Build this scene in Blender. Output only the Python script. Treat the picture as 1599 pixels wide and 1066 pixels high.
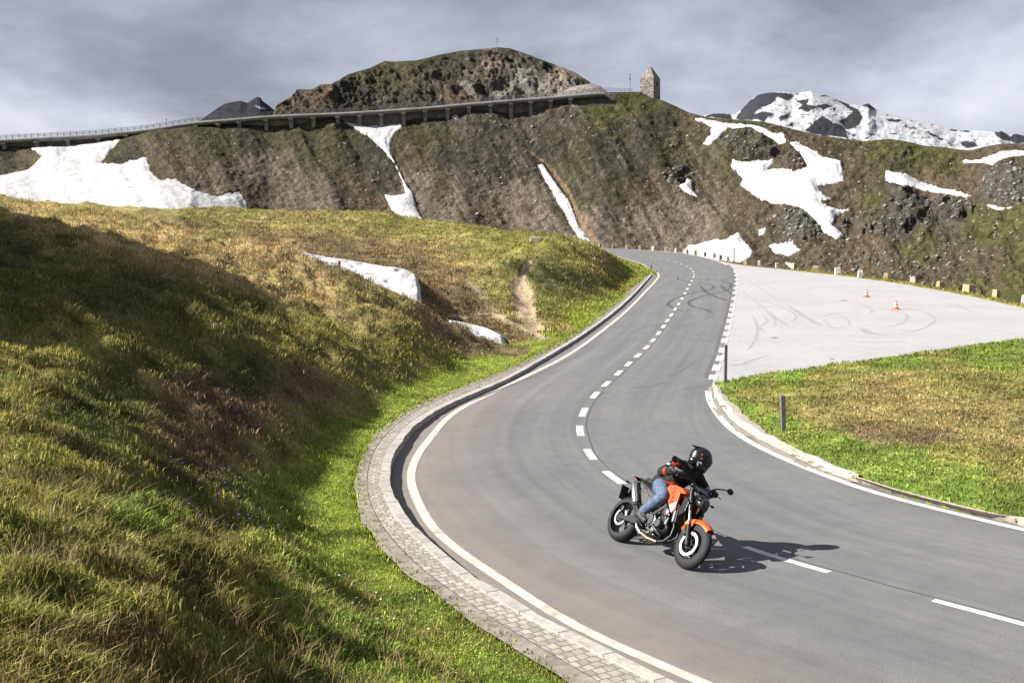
import bpy, bmesh, math, random
import numpy as np
from mathutils import Vector, Matrix
random.seed(7); rng = np.random.default_rng(11)
for o in list(bpy.data.objects): bpy.data.objects.remove(o)
SC = bpy.context.scene; COL = SC.collection
R = math.radians

# ---------------------------------------------------------------- camera
FPX = 1800.0; CX, CY = 799.5, 533.0; HOR = 350.0; CH = 4.3
PITCH = math.atan((CY-HOR)/FPX)
cd = bpy.data.cameras.new('camera'); cam = bpy.data.objects.new('camera', cd); COL.objects.link(cam)
cd.sensor_width = 36; cd.lens = FPX/1599*36; cd.clip_start = .1; cd.clip_end = 20000
cam.location = (0, 0, CH); cam.rotation_euler = (math.pi/2-PITCH, 0, 0)
SC.camera = cam
SC.render.resolution_x = 1024; SC.render.resolution_y = 682
# ---------------------------------------------------------------- sky
SUN_EL, SUN_AZ = R(36.5), R(-94)      # azimuth from +Y towards +X: the sun stands to the left
W = bpy.data.worlds.new('World'); SC.world = W; W.use_nodes = True
nt = W.node_tree; nt.nodes.clear()
def N(nt, t, **k):
    n = nt.nodes.new(t)
    for a, v in k.items(): setattr(n, a, v)
    return n
def ramp(nt, stops, interp='LINEAR'):
    n = nt.nodes.new('ShaderNodeValToRGB'); n.color_ramp.interpolation = interp
    el = n.color_ramp.elements
    while len(el) < len(stops): el.new(.5)
    for e, (p, c) in zip(el, stops):
        e.position = p; e.color = (c[0], c[1], c[2], 1) if hasattr(c, '__len__') else (c, c, c, 1)
    return n
L = nt.links.new
sky = N(nt, 'ShaderNodeTexSky', sky_type='NISHITA', sun_disc=False, sun_elevation=SUN_EL, sun_rotation=SUN_AZ)
tc = N(nt, 'ShaderNodeTexCoord')
sep = N(nt, 'ShaderNodeSeparateXYZ'); L(tc.outputs['Generated'], sep.inputs[0])
mz = N(nt, 'ShaderNodeMath', operation='MAXIMUM'); L(sep.outputs[2], mz.inputs[0]); mz.inputs[1].default_value = .0
mza = N(nt, 'ShaderNodeMath', operation='ADD'); L(mz.outputs[0], mza.inputs[0]); mza.inputs[1].default_value = .12
inv = N(nt, 'ShaderNodeMath', operation='DIVIDE'); inv.inputs[0].default_value = 1; L(mza.outputs[0], inv.inputs[1])
vm = N(nt, 'ShaderNodeVectorMath', operation='SCALE'); L(tc.outputs['Generated'], vm.inputs[0]); vm.inputs['Scale'].default_value = 1
def skynoise(scale, detail, rough, off, zs):
    mp = N(nt, 'ShaderNodeMapping'); mp.inputs['Location'].default_value = off; mp.inputs['Scale'].default_value = (1, 1, zs)
    L(vm.outputs[0], mp.inputs[0])
    n = N(nt, 'ShaderNodeTexNoise'); n.inputs['Scale'].default_value = scale; n.inputs['Detail'].default_value = detail
    n.inputs['Roughness'].default_value = rough; n.inputs['Distortion'].default_value = .35; L(mp.outputs[0], n.inputs[0]); return n
n1 = skynoise(2.6, 9, .54, (1.7, 14.2, 8.4), 2.6)
n2 = skynoise(7.5, 8, .5, (14.2, 1.7, 11.4), 2.4)
sm = N(nt, 'ShaderNodeMath', operation='MULTIPLY_ADD'); L(n2.outputs[0], sm.inputs[0]); sm.inputs[1].default_value = .34; L(n1.outputs[0], sm.inputs[2])
# brighter towards the horizon on the left and right, darker overhead
bz = N(nt, 'ShaderNodeMapRange'); L(sep.outputs[2], bz.inputs[0])
for i, v in enumerate((0.0, .22, .07, -.05)): bz.inputs[i+1].default_value = v
ax = N(nt, 'ShaderNodeMath', operation='ABSOLUTE'); L(sep.outputs[0], ax.inputs[0])
axr = N(nt, 'ShaderNodeMapRange'); L(ax.outputs[0], axr.inputs[0])
for i, v in enumerate((0.05, .42, .35, 1.0)): axr.inputs[i+1].default_value = v
bzx = N(nt, 'ShaderNodeMath', operation='MULTIPLY'); L(bz.outputs[0], bzx.inputs[0]); L(axr.outputs[0], bzx.inputs[1])
sm2 = N(nt, 'ShaderNodeMath', operation='ADD'); L(sm.outputs[0], sm2.inputs[0]); L(bzx.outputs[0], sm2.inputs[1])
cr = ramp(nt, [(.55, (1.2, 1.27, 1.55)), (.63, (1.6, 1.69, 2.06)), (.71, (2.15, 2.26, 2.75)), (.79, (2.9, 3.02, 3.5)), (.90, (3.9, 4.0, 4.4))])
L(sm2.outputs[0], cr.inputs[0])
mx = N(nt, 'ShaderNodeMix', data_type='RGBA'); mx.inputs[0].default_value = .93
skm = N(nt, 'ShaderNodeVectorMath', operation='SCALE'); L(sky.outputs[0], skm.inputs[0]); skm.inputs['Scale'].default_value = 1.0
L(skm.outputs[0], mx.inputs[6]); L(cr.outputs[0], mx.inputs[7])
bg = N(nt, 'ShaderNodeBackground'); bg.inputs[1].default_value = .075; L(mx.outputs[2], bg.inputs[0])
wo = N(nt, 'ShaderNodeOutputWorld'); L(bg.outputs[0], wo.inputs[0])
# ---------------------------------------------------------------- sun
sd_ = bpy.data.lights.new('sun', 'SUN'); sd_.energy = 4.6; sd_.angle = R(.5); sd_.color = (1, .955, .89)
sun = bpy.data.objects.new('sun', sd_); COL.objects.link(sun)
sdir = Vector((math.sin(SUN_AZ)*math.cos(SUN_EL), math.cos(SUN_AZ)*math.cos(SUN_EL), math.sin(SUN_EL)))
sun.rotation_euler = sdir.to_track_quat('Z', 'Y').to_euler()
SC.view_settings.view_transform = 'Standard'; SC.view_settings.look = 'None'
SC.view_settings.exposure = 1.55; SC.view_settings.gamma = 1
SC.render.engine = 'CYCLES'
SC.cycles.max_bounces = 5; SC.cycles.diffuse_bounces = 2; SC.cycles.glossy_bounces = 2; SC.cycles.transmission_bounces = 3

# ---------------------------------------------------------------- projection helpers
cp, sp = math.cos(PITCH), math.sin(PITCH)
def ray(px, py):
    a = (np.asarray(px, float)-CX)/FPX; b = (CY-np.asarray(py, float))/FPX
    return a, cp+b*sp, -sp+b*cp
def at(px, py, D):
    a, dy, dz = ray(px, py); t = D/dy
    return np.stack([a*t, np.broadcast_to(D*1.0, np.shape(a*t)), CH+dz*t], -1)
def G(px, py, z=0.0):
    a, dy, dz = ray(px, py); t = (z-CH)/dz
    return np.stack([a*t, dy*t, np.zeros_like(t)+z], -1)
def Gd(py): return G(0, py)[1]
def proj(P):
    x, y, z = P[..., 0], P[..., 1], P[..., 2]-CH
    f = y*cp-z*sp; u = y*sp+z*cp
    return CX+FPX*x/f, CY-FPX*u/f

# ---------------------------------------------------------------- numpy noise
def _h(i, j, s):
    i = i.astype(np.int64); j = j.astype(np.int64)
    n = (i*374761393 + j*668265263 + s*1442695041) & 0xffffffff
    n = ((n ^ (n >> 13))*1274126177) & 0xffffffff
    n = (n ^ (n >> 16)) & 0xffffffff
    return n/4294967295.0
def vn(x, y, s=0):
    x = np.asarray(x, float); y = np.asarray(y, float)
    i = np.floor(x); j = np.floor(y); a = x-i; b = y-j
    a = a*a*a*(a*(a*6-15)+10); b = b*b*b*(b*(b*6-15)+10)
    return ((_h(i, j, s)*(1-a)+_h(i+1, j, s)*a)*(1-b)+(_h(i, j+1, s)*(1-a)+_h(i+1, j+1, s)*a)*b)*2-1
def fbm(x, y, s=0, o=4, g=.5):
    t = 0; a = 1.0; n = 0
    for k in range(o):
        c, d = math.cos(k*1.3), math.sin(k*1.3)
        t = t+a*vn((x*c-y*d)*2**k+k*17.3, (x*d+y*c)*2**k-k*9.1, s+k); n += a; a *= g
    return t/n*1.6
def ss(x, a, b):
    t = np.clip((x-a)/(b-a), 0, 1); return t*t*(3-2*t)
def sdpoly(px, py, poly):
    """signed distance, positive inside"""
    p = np.asarray(poly, float); d = np.full(np.shape(px), 1e18); ins = np.zeros(np.shape(px), bool)
    for k in range(len(p)):
        a = p[k]; b = p[(k+1) % len(p)]; e = b-a
        t = np.clip(((px-a[0])*e[0]+(py-a[1])*e[1])/(e@e+1e-12), 0, 1)
        d = np.minimum(d, (px-a[0]-e[0]*t)**2+(py-a[1]-e[1]*t)**2)
        if a[1] != b[1]:
            c = ((a[1] > py) != (b[1] > py)) & (px < (b[0]-a[0])*(py-a[1])/(b[1]-a[1])+a[0])
            ins ^= c
    d = np.sqrt(d); return np.where(ins, d, -d)

# ---------------------------------------------------------------- mesh helpers
def tag(o, label=None, cat=None, group=None, kind=None):
    if label: o['label'] = label
    if cat: o['category'] = cat
    if group: o['group'] = group
    if kind: o['kind'] = kind
    return o
def link(name, me, mats=None, parent=None, smooth=False):
    o = bpy.data.objects.new(name, me); COL.objects.link(o)
    if mats:
        for m in (mats if isinstance(mats, (list, tuple)) else [mats]): me.materials.append(m)
    if smooth: me.polygons.foreach_set('use_smooth', [True]*len(me.polygons))
    if parent: o.parent = parent
    return o
def empty(name, loc=(0, 0, 0), rot=(0, 0, 0)):
    o = bpy.data.objects.new(name, None); COL.objects.link(o); o.location = loc; o.rotation_euler = rot
    o.empty_display_size = .2; return o
def mesh_np(name, V, F, col=None, uv=None):
    """F: (n,3) or (n,4) int array"""
    V = np.asarray(V, np.float32); F = np.asarray(F, np.int32); me = bpy.data.meshes.new(name)
    me.vertices.add(len(V)); me.vertices.foreach_set('co', V.ravel())
    k = F.shape[1]; me.loops.add(F.size); me.loops.foreach_set('vertex_index', F.ravel())
    me.polygons.add(len(F)); me.polygons.foreach_set('loop_start', np.arange(0, F.size, k, dtype=np.int32))
    if col is not None:
        a = me.color_attributes.new('Col', 'FLOAT_COLOR', 'POINT')
        c = np.ones((len(V), 4), np.float32); c[:, :3] = col; a.data.foreach_set('color', c.ravel())
    if uv is not None:
        u = me.uv_layers.new(name='UVMap'); u.data.foreach_set('uv', np.asarray(uv, np.float32)[F.ravel()].ravel())
    me.update(calc_edges=True); me.validate(); return me
def gridF(r, c):
    i = np.arange((r-1)*c).reshape(r-1, c)[:, :-1].ravel()
    return np.stack([i, i+1, i+c+1, i+c], -1)

# ---------------------------------------------------------------- materials
def newmat(name):
    m = bpy.data.materials.new(name); m.use_nodes = True; return m, m.node_tree, m.node_tree.nodes['Principled BSDF']
def mat(name, col, rough=.6, metal=0., nscale=None, namp=.25, bump=0., coat=0., spec=.5):
    m, t, b = newmat(name)
    b.inputs['Base Color'].default_value = (*col, 1); b.inputs['Roughness'].default_value = rough
    b.inputs['Metallic'].default_value = metal; b.inputs['Coat Weight'].default_value = coat
    b.inputs['Specular IOR Level'].default_value = spec
    if nscale:
        c = N(t, 'ShaderNodeTexCoord'); n = N(t, 'ShaderNodeTexNoise'); n.inputs['Scale'].default_value = nscale
        n.inputs['Detail'].default_value = 6; n.inputs['Roughness'].default_value = .65
        t.links.new(c.outputs['Object'], n.inputs[0])
        r = ramp(t, [(.3, tuple(x*(1-namp) for x in col)), (.7, tuple(min(1, x*(1+namp)) for x in col))])
        t.links.new(n.outputs[0], r.inputs[0]); t.links.new(r.outputs[0], b.inputs['Base Color'])
        if bump:
            bp = N(t, 'ShaderNodeBump'); bp.inputs['Strength'].default_value = 1; bp.inputs['Distance'].default_value = bump
            t.links.new(n.outputs[0], bp.inputs['Height']); t.links.new(bp.outputs[0], b.inputs['Normal'])
    return m
def vcmat(name, rough=.95, layers=((1.0, .3),), bump=((4.0, .05),), spec=.15, sc3=(1, 1, 1), vor=None):
    """vertex colour x fine procedural variation, with bumps"""
    m, t, b = newmat(name); b.inputs['Roughness'].default_value = rough; b.inputs['Specular IOR Level'].default_value = spec
    at_ = N(t, 'ShaderNodeVertexColor'); at_.layer_name = 'Col'; ge = N(t, 'ShaderNodeNewGeometry')
    mp = N(t, 'ShaderNodeMapping'); mp.inputs['Scale'].default_value = sc3; t.links.new(ge.outputs['Position'], mp.inputs[0])
    cur = at_.outputs[0]
    for sc, am in layers:
        n = N(t, 'ShaderNodeTexNoise'); n.inputs['Scale'].default_value = sc; n.inputs['Detail'].default_value = 5; n.inputs['Roughness'].default_value = .7
        t.links.new(mp.outputs[0], n.inputs[0])
        r = ramp(t, [(.32, 1-am), (.68, 1+am)]); t.links.new(n.outputs[0], r.inputs[0])
        x = N(t, 'ShaderNodeMix', data_type='RGBA', blend_type='MULTIPLY'); x.inputs[0].default_value = 1
        t.links.new(cur, x.inputs[6]); t.links.new(r.outputs[0], x.inputs[7]); cur = x.outputs[2]
    t.links.new(cur, b.inputs['Base Color'])
    nrm = None
    for sc, ds in bump:
        n = N(t, 'ShaderNodeTexNoise'); n.inputs['Scale'].default_value = sc; n.inputs['Detail'].default_value = 6; n.inputs['Roughness'].default_value = .65
        t.links.new(mp.outputs[0], n.inputs[0]); bp = N(t, 'ShaderNodeBump'); bp.inputs['Strength'].default_value = 1
        bp.inputs['Distance'].default_value = ds; t.links.new(n.outputs[0], bp.inputs['Height'])
        if nrm: t.links.new(nrm, bp.inputs['Normal'])
        nrm = bp.outputs[0]
    if nrm: t.links.new(nrm, b.inputs['Normal'])
    return m

# ================================================================ ROAD OUTLINES (photo pixels -> ground)
def z4(l): return [(500+x/2.2875, 600+y/2.2875) for x, y in l]
def z6(l): return [(850+x/3.8075, 340+y/3.8075) for x, y in l]
def z7(l): return [(1120+x/3.338, 370+y/3.338) for x, y in l]
def zk(l): return [(1100+x/3.204, 560+y/3.204) for x, y in l]
LINE_L = [(1500, 1225), (1300, 1150), (1180, 1101), (1095, 1064), (985, 1018)] + z4([(880, 850), (700, 730), (560, 640), (450, 560), (390, 500), (340, 400), (318, 330), (320, 260), (345, 200), (400, 130), (480, 75), (570, 35), (640, 0)]) \
    + z6([(0, 865), (100, 812), (200, 750), (300, 680), (400, 605), (500, 520), (580, 440), (640, 380), (665, 345), (650, 320), (600, 295), (560, 272), (440, 233), (310, 206), (150, 190), (0, 184)])
KERB_IN = [(1500, 1265), (1300, 1182), (1180, 1131), (1080, 1085), (980, 1035)] + z4([(915, 905), (760, 825), (640, 752), (520, 680), (430, 600), (340, 520), (280, 440), (250, 360), (255, 280), (290, 210), (350, 140), (440, 80), (560, 25)]) \
    + z6([(-220, 955), (0, 832), (200, 712), (400, 570), (520, 465), (600, 380), (640, 335)])
KERB_OUT = [(1400, 1340), (1200, 1250), (1080, 1180), (1000, 1130)] + z4([(880, 1040), (760, 970), (620, 880), (480, 785), (380, 710), (290, 640), (210, 550), (160, 460), (137, 380), (145, 290), (180, 210), (250, 140), (340, 80), (450, 30), (530, 0)]) \
    + z6([(-160, 870), (0, 790), (130, 720), (300, 600), (450, 480), (560, 390), (630, 330)])
FAR_EDGE = z6([(0, 174), (180, 178), (400, 183), (570, 190), (700, 200), (840, 213), (960, 235), (1050, 260), (1100, 280)])
DASH_EDGE = z6([(1130, 310), (1140, 370), (1132, 440), (1120, 520), (1108, 580), (1090, 660), (1070, 740), (1050, 820), (1025, 890), (1000, 960)])
LINE_R = zk([(20, 150), (22, 200), (60, 270), (120, 340), (200, 400), (300, 455), (400, 500), (500, 545), (650, 600), (800, 655), (1000, 710), (1200, 760), (1400, 810), (1599, 855), (2200, 990), (3000, 1150)])
KR_IN = zk([(40, 130), (48, 180), (100, 268), (170, 336), (300, 415), (440, 484), (600, 562), (760, 612), (1000, 689), (1200, 742), (1400, 790), (1599, 836), (2200, 965), (3000, 1120)])
KR_OUT = zk([(52, 120), (65, 150), (150, 250), (300, 368), (400, 428), (600, 513), (800, 588), (1000, 653), (1200, 703), (1400, 752), (1599, 788), (2200, 905), (3000, 1050)])
CENTRE = z6([(0, 188), (180, 192), (360, 207), (505, 219), (635, 234), (738, 253), (815, 275), (870, 303), (890, 337), (876, 375), (850, 423), (818, 480), (778, 543), (732, 610), (680, 685), (607, 770), (500, 868), (368, 988), (298, 1055)]) + \
    [(911, 643), (905, 672), (921, 709), (957, 745), (1055, 805), (1150, 850), (1290, 892), (1497, 947), (1599, 974), (1800, 1030), (2050, 1090)]
def catmull(P, n=8):
    P = np.asarray(P, float); Q = np.vstack([2*P[0]-P[1], P, 2*P[-1]-P[-2]]); out = []
    for i in range(1, len(Q)-2):
        p0, p1, p2, p3 = Q[i-1:i+3]
        for t in np.linspace(0, 1, n, endpoint=False):
            out.append(.5*((2*p1)+(-p0+p2)*t+(2*p0-5*p1+4*p2-p3)*t*t+(-p0+3*p1-3*p2+p3)*t**3))
    out.append(Q[-2]); return np.array(out)
def arc(P): return np.concatenate([[0], np.cumsum(np.linalg.norm(np.diff(P[:, :2], axis=0), axis=1))])
def resample(P, step):
    s = arc(P); n = max(2, int(s[-1]/step)+1); q = np.linspace(0, s[-1], n)
    return np.stack([np.interp(q, s, P[:, k]) for k in range(P.shape[1])], -1)
def ground(pl, z=0., step=.5, n=8):
    P = catmull(np.array(pl), n); return resample(G(P[:, 0], P[:, 1], z), step)
gL = ground(LINE_L); gKI = ground(KERB_IN, .10, .3); gKO = ground(KERB_OUT, .12, .3)
gFE = ground(FAR_EDGE); gDE = ground(DASH_EDGE); gLR = ground(LINE_R); gC = ground(CENTRE, 0, .5)
gKRI = ground(KR_IN, 0, .3); gKRO = ground(KR_OUT, .13, .3)
gR = np.vstack([gFE, gDE, gKRI[2:]])                 # whole right-hand edge of the road
def tangents(P):
    t = np.gradient(P[:, :2], axis=0); return t/(np.linalg.norm(t, axis=1, keepdims=True)+1e-9)
def offset(P, d):
    t = tangents(P); n = np.stack([-t[:, 1], t[:, 0]], -1); Q = P.copy(); Q[:, :2] += n*d; return Q
def near(P, Q):
    """nearest point of polyline Q for every point of P"""
    out = np.zeros((len(P), 3)); best = np.full(len(P), 1e18)
    for k in range(len(Q)-1):
        a, b = Q[k, :2], Q[k+1, :2]; e = b-a; t = np.clip(((P[:, :2]-a)@e)/(e@e+1e-12), 0, 1)
        X = a+t[:, None]*e; d = ((P[:, :2]-X)**2).sum(1); m = d < best; best[m] = d[m]
        out[m, :2] = X[m]; out[m, 2] = Q[k, 2]
    return out
def strip(name, A, B, mats, nu=1, zA=None, zB=None, kind='structure', parent=None, zmid=0):
    """ribbon between two polylines with the same number of points; uv = metres across, metres along"""
    n = len(A); us = np.linspace(0, 1, nu+1); V = []; UV = []
    s = arc((A+B)/2)
    for u in us:
        P = A*(1-u)+B*u; P = P.copy(); P[:, 2] += zmid*math.sin(math.pi*u); V.append(P)
        UV.append(np.stack([u*np.linalg.norm((B-A)[:, :2], axis=1), s], -1))
    V = np.array(V).reshape(-1, 3); UV = np.array(UV).reshape(-1, 2)
    F = gridF(nu+1, n)
    me = mesh_np(name, V, F, uv=UV); o = link(name, me, mats, parent)
    if kind: o['kind'] = kind
    return o

# lot outline
LOT_FAR = [(1126, 407.5), (1138, 410.5)] + z7([(150, 149), (400, 175), (700, 208), (900, 235), (1100, 268), (1250, 295), (1400, 325), (1599, 370)]) + [(1750, 512), (1900, 548)]
LOT_NEAR = z7([(-40, 775), (0, 765), (300, 720), (600, 678), (800, 650), (1000, 622), (1200, 597), (1400, 565), (1599, 540)]) + [(1750, 520), (2000, 500)]
gLF = ground(LOT_FAR, -.004, .7); gLN = ground(LOT_NEAR, -.004, .4)
_n = np.stack([fbm(gLN[:, 0]*1.3, gLN[:, 1]*1.3, 61, 3)*.16, fbm(gLN[:, 0]*.9, gLN[:, 1]*.9, 62, 3)*.25], -1); gLN[:, :2] += _n
_far_right = np.array([[60, 52, -.004]])

# ================================================================ NEAR TERRAIN
TP = [  # (px, py, depth)
 (0, 1066, 5.2), (0, 900, 6.9), (0, 750, 9.2), (0, 600, 13.2), (0, 450, 20.5), (0, 345, 31), (0, 298, 43),
 (-300, 900, 6.4), (-300, 600, 12), (-300, 400, 20), (-300, 300, 36), (-300, 262, 46),
 (300, 1066, 6.6), (300, 900, 9.1), (300, 750, 14.0), (300, 600, 19.6), (300, 480, 25), (300, 400, 33), (300, 357.5, 41),
 (150, 450, 22.5), (150, 370, 33), (101, 315.5, 42.5), (203, 329, 42), (400, 390, 39.5), (458, 402, 39),
 (500, 1066, 8.4), (500, 900, 12.4), (500, 760, 18.3), (500, 650, 22.9), (530, 850, 14.9), (560, 950, 12.3), (560, 640, 25.3), (700, 560, 35), (440, 800, 15.7), (400, 700, 18.5), (400, 600, 22.3), (450, 700, 19.2), (500, 550, 27.5), (500, 480, 33), (496, 417, 38.5),
 (700, 1066, 9.6), (620, 960, 12), (420, 1066, 7.5), (650, 600, 29.5), (620, 540, 31.5), (609, 462, 38), (659, 481, 38), (720, 516, 38.5), (749, 532, 39),
 (574.5, 446, 38), (531, 433, 38.3),
 (778, 541, 41), (807, 545, 41.5), (760, 572, 34.5),
 # gully and mound
 (458, 401, 62), (528, 414, 58), (603, 427, 56), (632, 432, 55), (650, 442, 52), (657, 455, 49.5), (655, 475, 46),
 (701, 504, 47), (726, 507, 46.5), (758, 516, 45.5), (784, 528, 43.5),
 (640, 420, 60), (600, 400, 72), (700, 440, 60), (700, 400, 72), (780, 410, 64), (760, 470, 53), (820, 500, 48), (820, 525, 44.2), (740, 485, 51),
 (400, 360, 85), (300, 345, 92), (250, 336, 80), (500, 370, 82), (500, 345, 110), (400, 331, 132), (304, 327, 132), (219, 329, 120), (540, 332, 132), (659, 341, 128), (600, 345, 112),
 (700, 349, 122), (760, 360, 112), (801, 368, 100), (830, 375, 84), (860, 378, 78), (836, 400, 70), (830, 430, 62),
 (876, 381, 80), (902, 387, 84), (931, 393, 88), (965, 403, 93), (997, 413, 98), (1012, 421, 101),
 (880, 430, 66), (870, 480, 52), (920, 430, 72), (960, 440, 82), (930, 470, 60), (975, 425, 90),
]
CW = [  # hidden control points (x, y, z)
 (0, 0, 2.6), (-4, 0, 3.4), (-12, 0, 6), (3, 2, 1.3), (3, 5, .6), (-10, 8, 4.0),
 (-12, 52, 3.2), (-7, 46, 1.0), (-4, 44, .35), (-1.2, 43.2, -.25), (-20, 55, 4.4), (-28, 60, 5),
 (0, 43.2, -.3), (-50, 60, 8), (-50, 30, 9), (-50, 100, 7), (-60, 130, 6),
 (6, 110, 1.5), (10, 140, .6), (0, 150, 2), (-30, 150, 4), (14, 170, -.1), (6, 185, 0), (-20, 190, 2),
]
def tps_fit(P, z, lam=1e-3):
    n = len(P); d = np.linalg.norm(P[:, None]-P[None], axis=-1)
    K = np.where(d > 0, d*d*np.log(d+1e-12), 0)+np.eye(n)*lam; Q = np.hstack([np.ones((n, 1)), P])
    A = np.block([[K, Q], [Q.T, np.zeros((3, 3))]]); return np.linalg.solve(A, np.concatenate([z, [0, 0, 0]]))
pts = [tuple(at(*t)) for t in TP]+CW
for e in (gKO[::8], gR[::8], gL[::10], gLF[::8], gLN[::8], gKRO[::8], gC[::10]): pts += [(p[0], p[1], 0.03) for p in e]
for p in G(np.array([1300, 1500, 1599, 1420, 1250, 1800, 1580]), np.array([650, 590, 700, 720, 620, 700, 650]), .2): pts.append(tuple(p))
pts += [(x, y, .05) for x, y in ((40, 30), (40, 45), (60, 60), (60, 20), (30, 12), (10, 3), (20, 5))]
pts = np.array(pts)
keep = []
for i, p in enumerate(pts):
    if all((pts[j, 0]-p[0])**2+(pts[j, 1]-p[1])**2 > .16 for j in keep): keep.append(i)
pts = pts[keep]
# radial warp so that near and far points weigh alike: work in log-polar space
def lp(x, y):
    r = np.hypot(x, y+6)+1e-6; a = np.arctan2(x, y+6); return np.stack([a*2.2, np.log(r)*1.0], -1)
TW = tps_fit(lp(pts[:, 0], pts[:, 1]), pts[:, 2]); TPp = lp(pts[:, 0], pts[:, 1])
def tps(x, y):
    q = lp(x.ravel(), y.ravel()); out = np.zeros(len(q))
    for s in range(0, len(q), 40000):
        c = q[s:s+40000]; d = np.sqrt(((c[:, None]-TPp[None])**2).sum(-1))
        out[s:s+40000] = np.where(d > 0, d*d*np.log(d+1e-12), 0)@TW[:-3]+TW[-3]+c@TW[-2:]
    return out.reshape(x.shape)
paved = np.vstack([gKO[:, :2], gL[arc(gL) > 0][::-1][:0, :2], np.array([[12, 101]])*0+gKO[-1, :2]])
# paved polygon: apron outer edge -> left line hidden part -> far edge -> lot far -> lot near -> right kerb outer -> back under the camera's right
_hid = gL[gL[:, 1] > gKO[-1, 1]+.5][:, :2]
_hid = _hid[np.argsort(_hid[:, 1])]
ROADPOLY = np.vstack([gKO[:, :2], _hid, gR[:len(gFE)+len(gDE), :2], gKRO[:, :2]])
LOTPOLY = np.vstack([gLF[:, :2], _far_right[:, :2], gLN[::-1, :2], gDE[::-1, :2]])
_e = G(np.array([-300, 700, 800, 870]), np.array([360.]*4))
DBX = np.array([-3000, 700, 800, 870, 897, 955, 1000, 1034, 1071, 1102, 1126, 1138, 1165, 1240, 1330, 1390, 1449, 1494, 1539, 1599, 1750, 1900, 3000.])
DBY = np.array([136, 136, 142, 205]+[Gd(y) for y in (387, 388.1, 390, 392.5, 396, 401.7, 407.5, 410.5, 415, 422.4, 432, 440, 450, 458, 467, 481, 512, 548, 600)])
def decimate(P, k): return P[::k]
_RP = resample(np.column_stack([np.vstack([ROADPOLY, ROADPOLY[:1]]), np.zeros(len(ROADPOLY)+1)]), 1.0)[:, :2]
_LP = resample(np.column_stack([np.vstack([LOTPOLY, LOTPOLY[:1]]), np.zeros(len(LOTPOLY)+1)]), 1.0)[:, :2]
def paved_sd(x, y):
    return np.maximum(sdpoly(x, y, _RP), sdpoly(x, y, _LP))
def shade_hill(x, y, z):
    # unseen knoll added left of the picture, shaped so its shadow crosses the bank
    u = -x-(.47*y+1.5)
    win = ss(y, 10.5, 16)*(1-ss(y, 29.5, 34))
    reach = np.interp(y, [10, 13, 16, 20, 26, 30], [-6.2, -5.8, -6.2, -6.4, -6.8, -7.6])
    zr = .74*(reach+.47*y+1.5+15)+.1*y-.6
    m = ss(u, 1, 15)*win
    return np.where(u > 0, (zr-z)*m-np.maximum(z-9, 0)*(1-win)*ss(u, 1, 15)*(y < 60), 0)
def terr(x, y, detail=True):
    z = tps(x, y); sd = paved_sd(x, y); out = np.clip(-sd, 0, None)
    r = np.hypot(x, y)
    z = z*ss(out, 0, 1.6+r*.02)+.10*ss(out, -.2, .25)*(1-ss(out, .6, 3))*(r < 110)
    px = CX+FPX*x/np.maximum(y, .5)
    db = np.interp(px, DBX, DBY); q = np.maximum(0, y-db-1.2); z = z-(.62*q*q/(q+6))-.0
    far_l = ss(-px, 500, 900)*ss(r, 40, 70); z = z*(1-far_l)+np.minimum(z, 3-.05*r)*far_l; z = np.where(y < 1, np.minimum(z, 5), z)
    z = z+shade_hill(x, y, z)
    if detail:
        m = ss(out, 0.1, 3.0)
        left = ss(-(x-(y-10)*.13), -1, 3)+.35*(1-ss(-(x-(y-10)*.13), -1, 3))
        flat = ss(x, 4, 7)*(1-ss(y, 60, 70))
        amp = m*(1-.75*flat)
        z = z+m*left*(r < 40)*.17*(fbm(x*1.9, y*1.9, 15, 3)*.5+np.abs(fbm(x*1.2, y*1.2, 17, 2)))*ss(-x-(y*-.12), -1, 3)
        z = z+amp*(fbm(x*.16, y*.16, 3, 3)*.22*left+fbm(x*.8, y*.8, 5, 4)*.11+fbm(x*2.7, y*2.7, 8, 2)*.055*(r < 60))
        # eroded gully edges on the mound
        mound = ss(y, 44, 50)*(1-ss(y, 120, 140))*(1-flat)*ss(-(x-(y)*.12), -3, 0)
        z = z+mound*m*(np.abs(fbm(x*.12+3, y*.07, 21, 4))*-.9+.25)
        # scar
        ppx, ppy = proj(np.stack([x, y, z], -1))
        s = sdpoly(ppx, ppy, SCAR); z = z-.18*ss(s, -4, 10)*(y > 44)*(y < 90)
    z = np.where(sd > -.02, np.minimum(z, -.06), z)
    return z, sd
SCAR = [(836, 396), (844, 394), (834, 412), (822, 430), (832, 460), (842, 490), (852, 518), (834, 520), (812, 508), (795, 494), (804, 472), (796, 448), (812, 418)]
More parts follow.
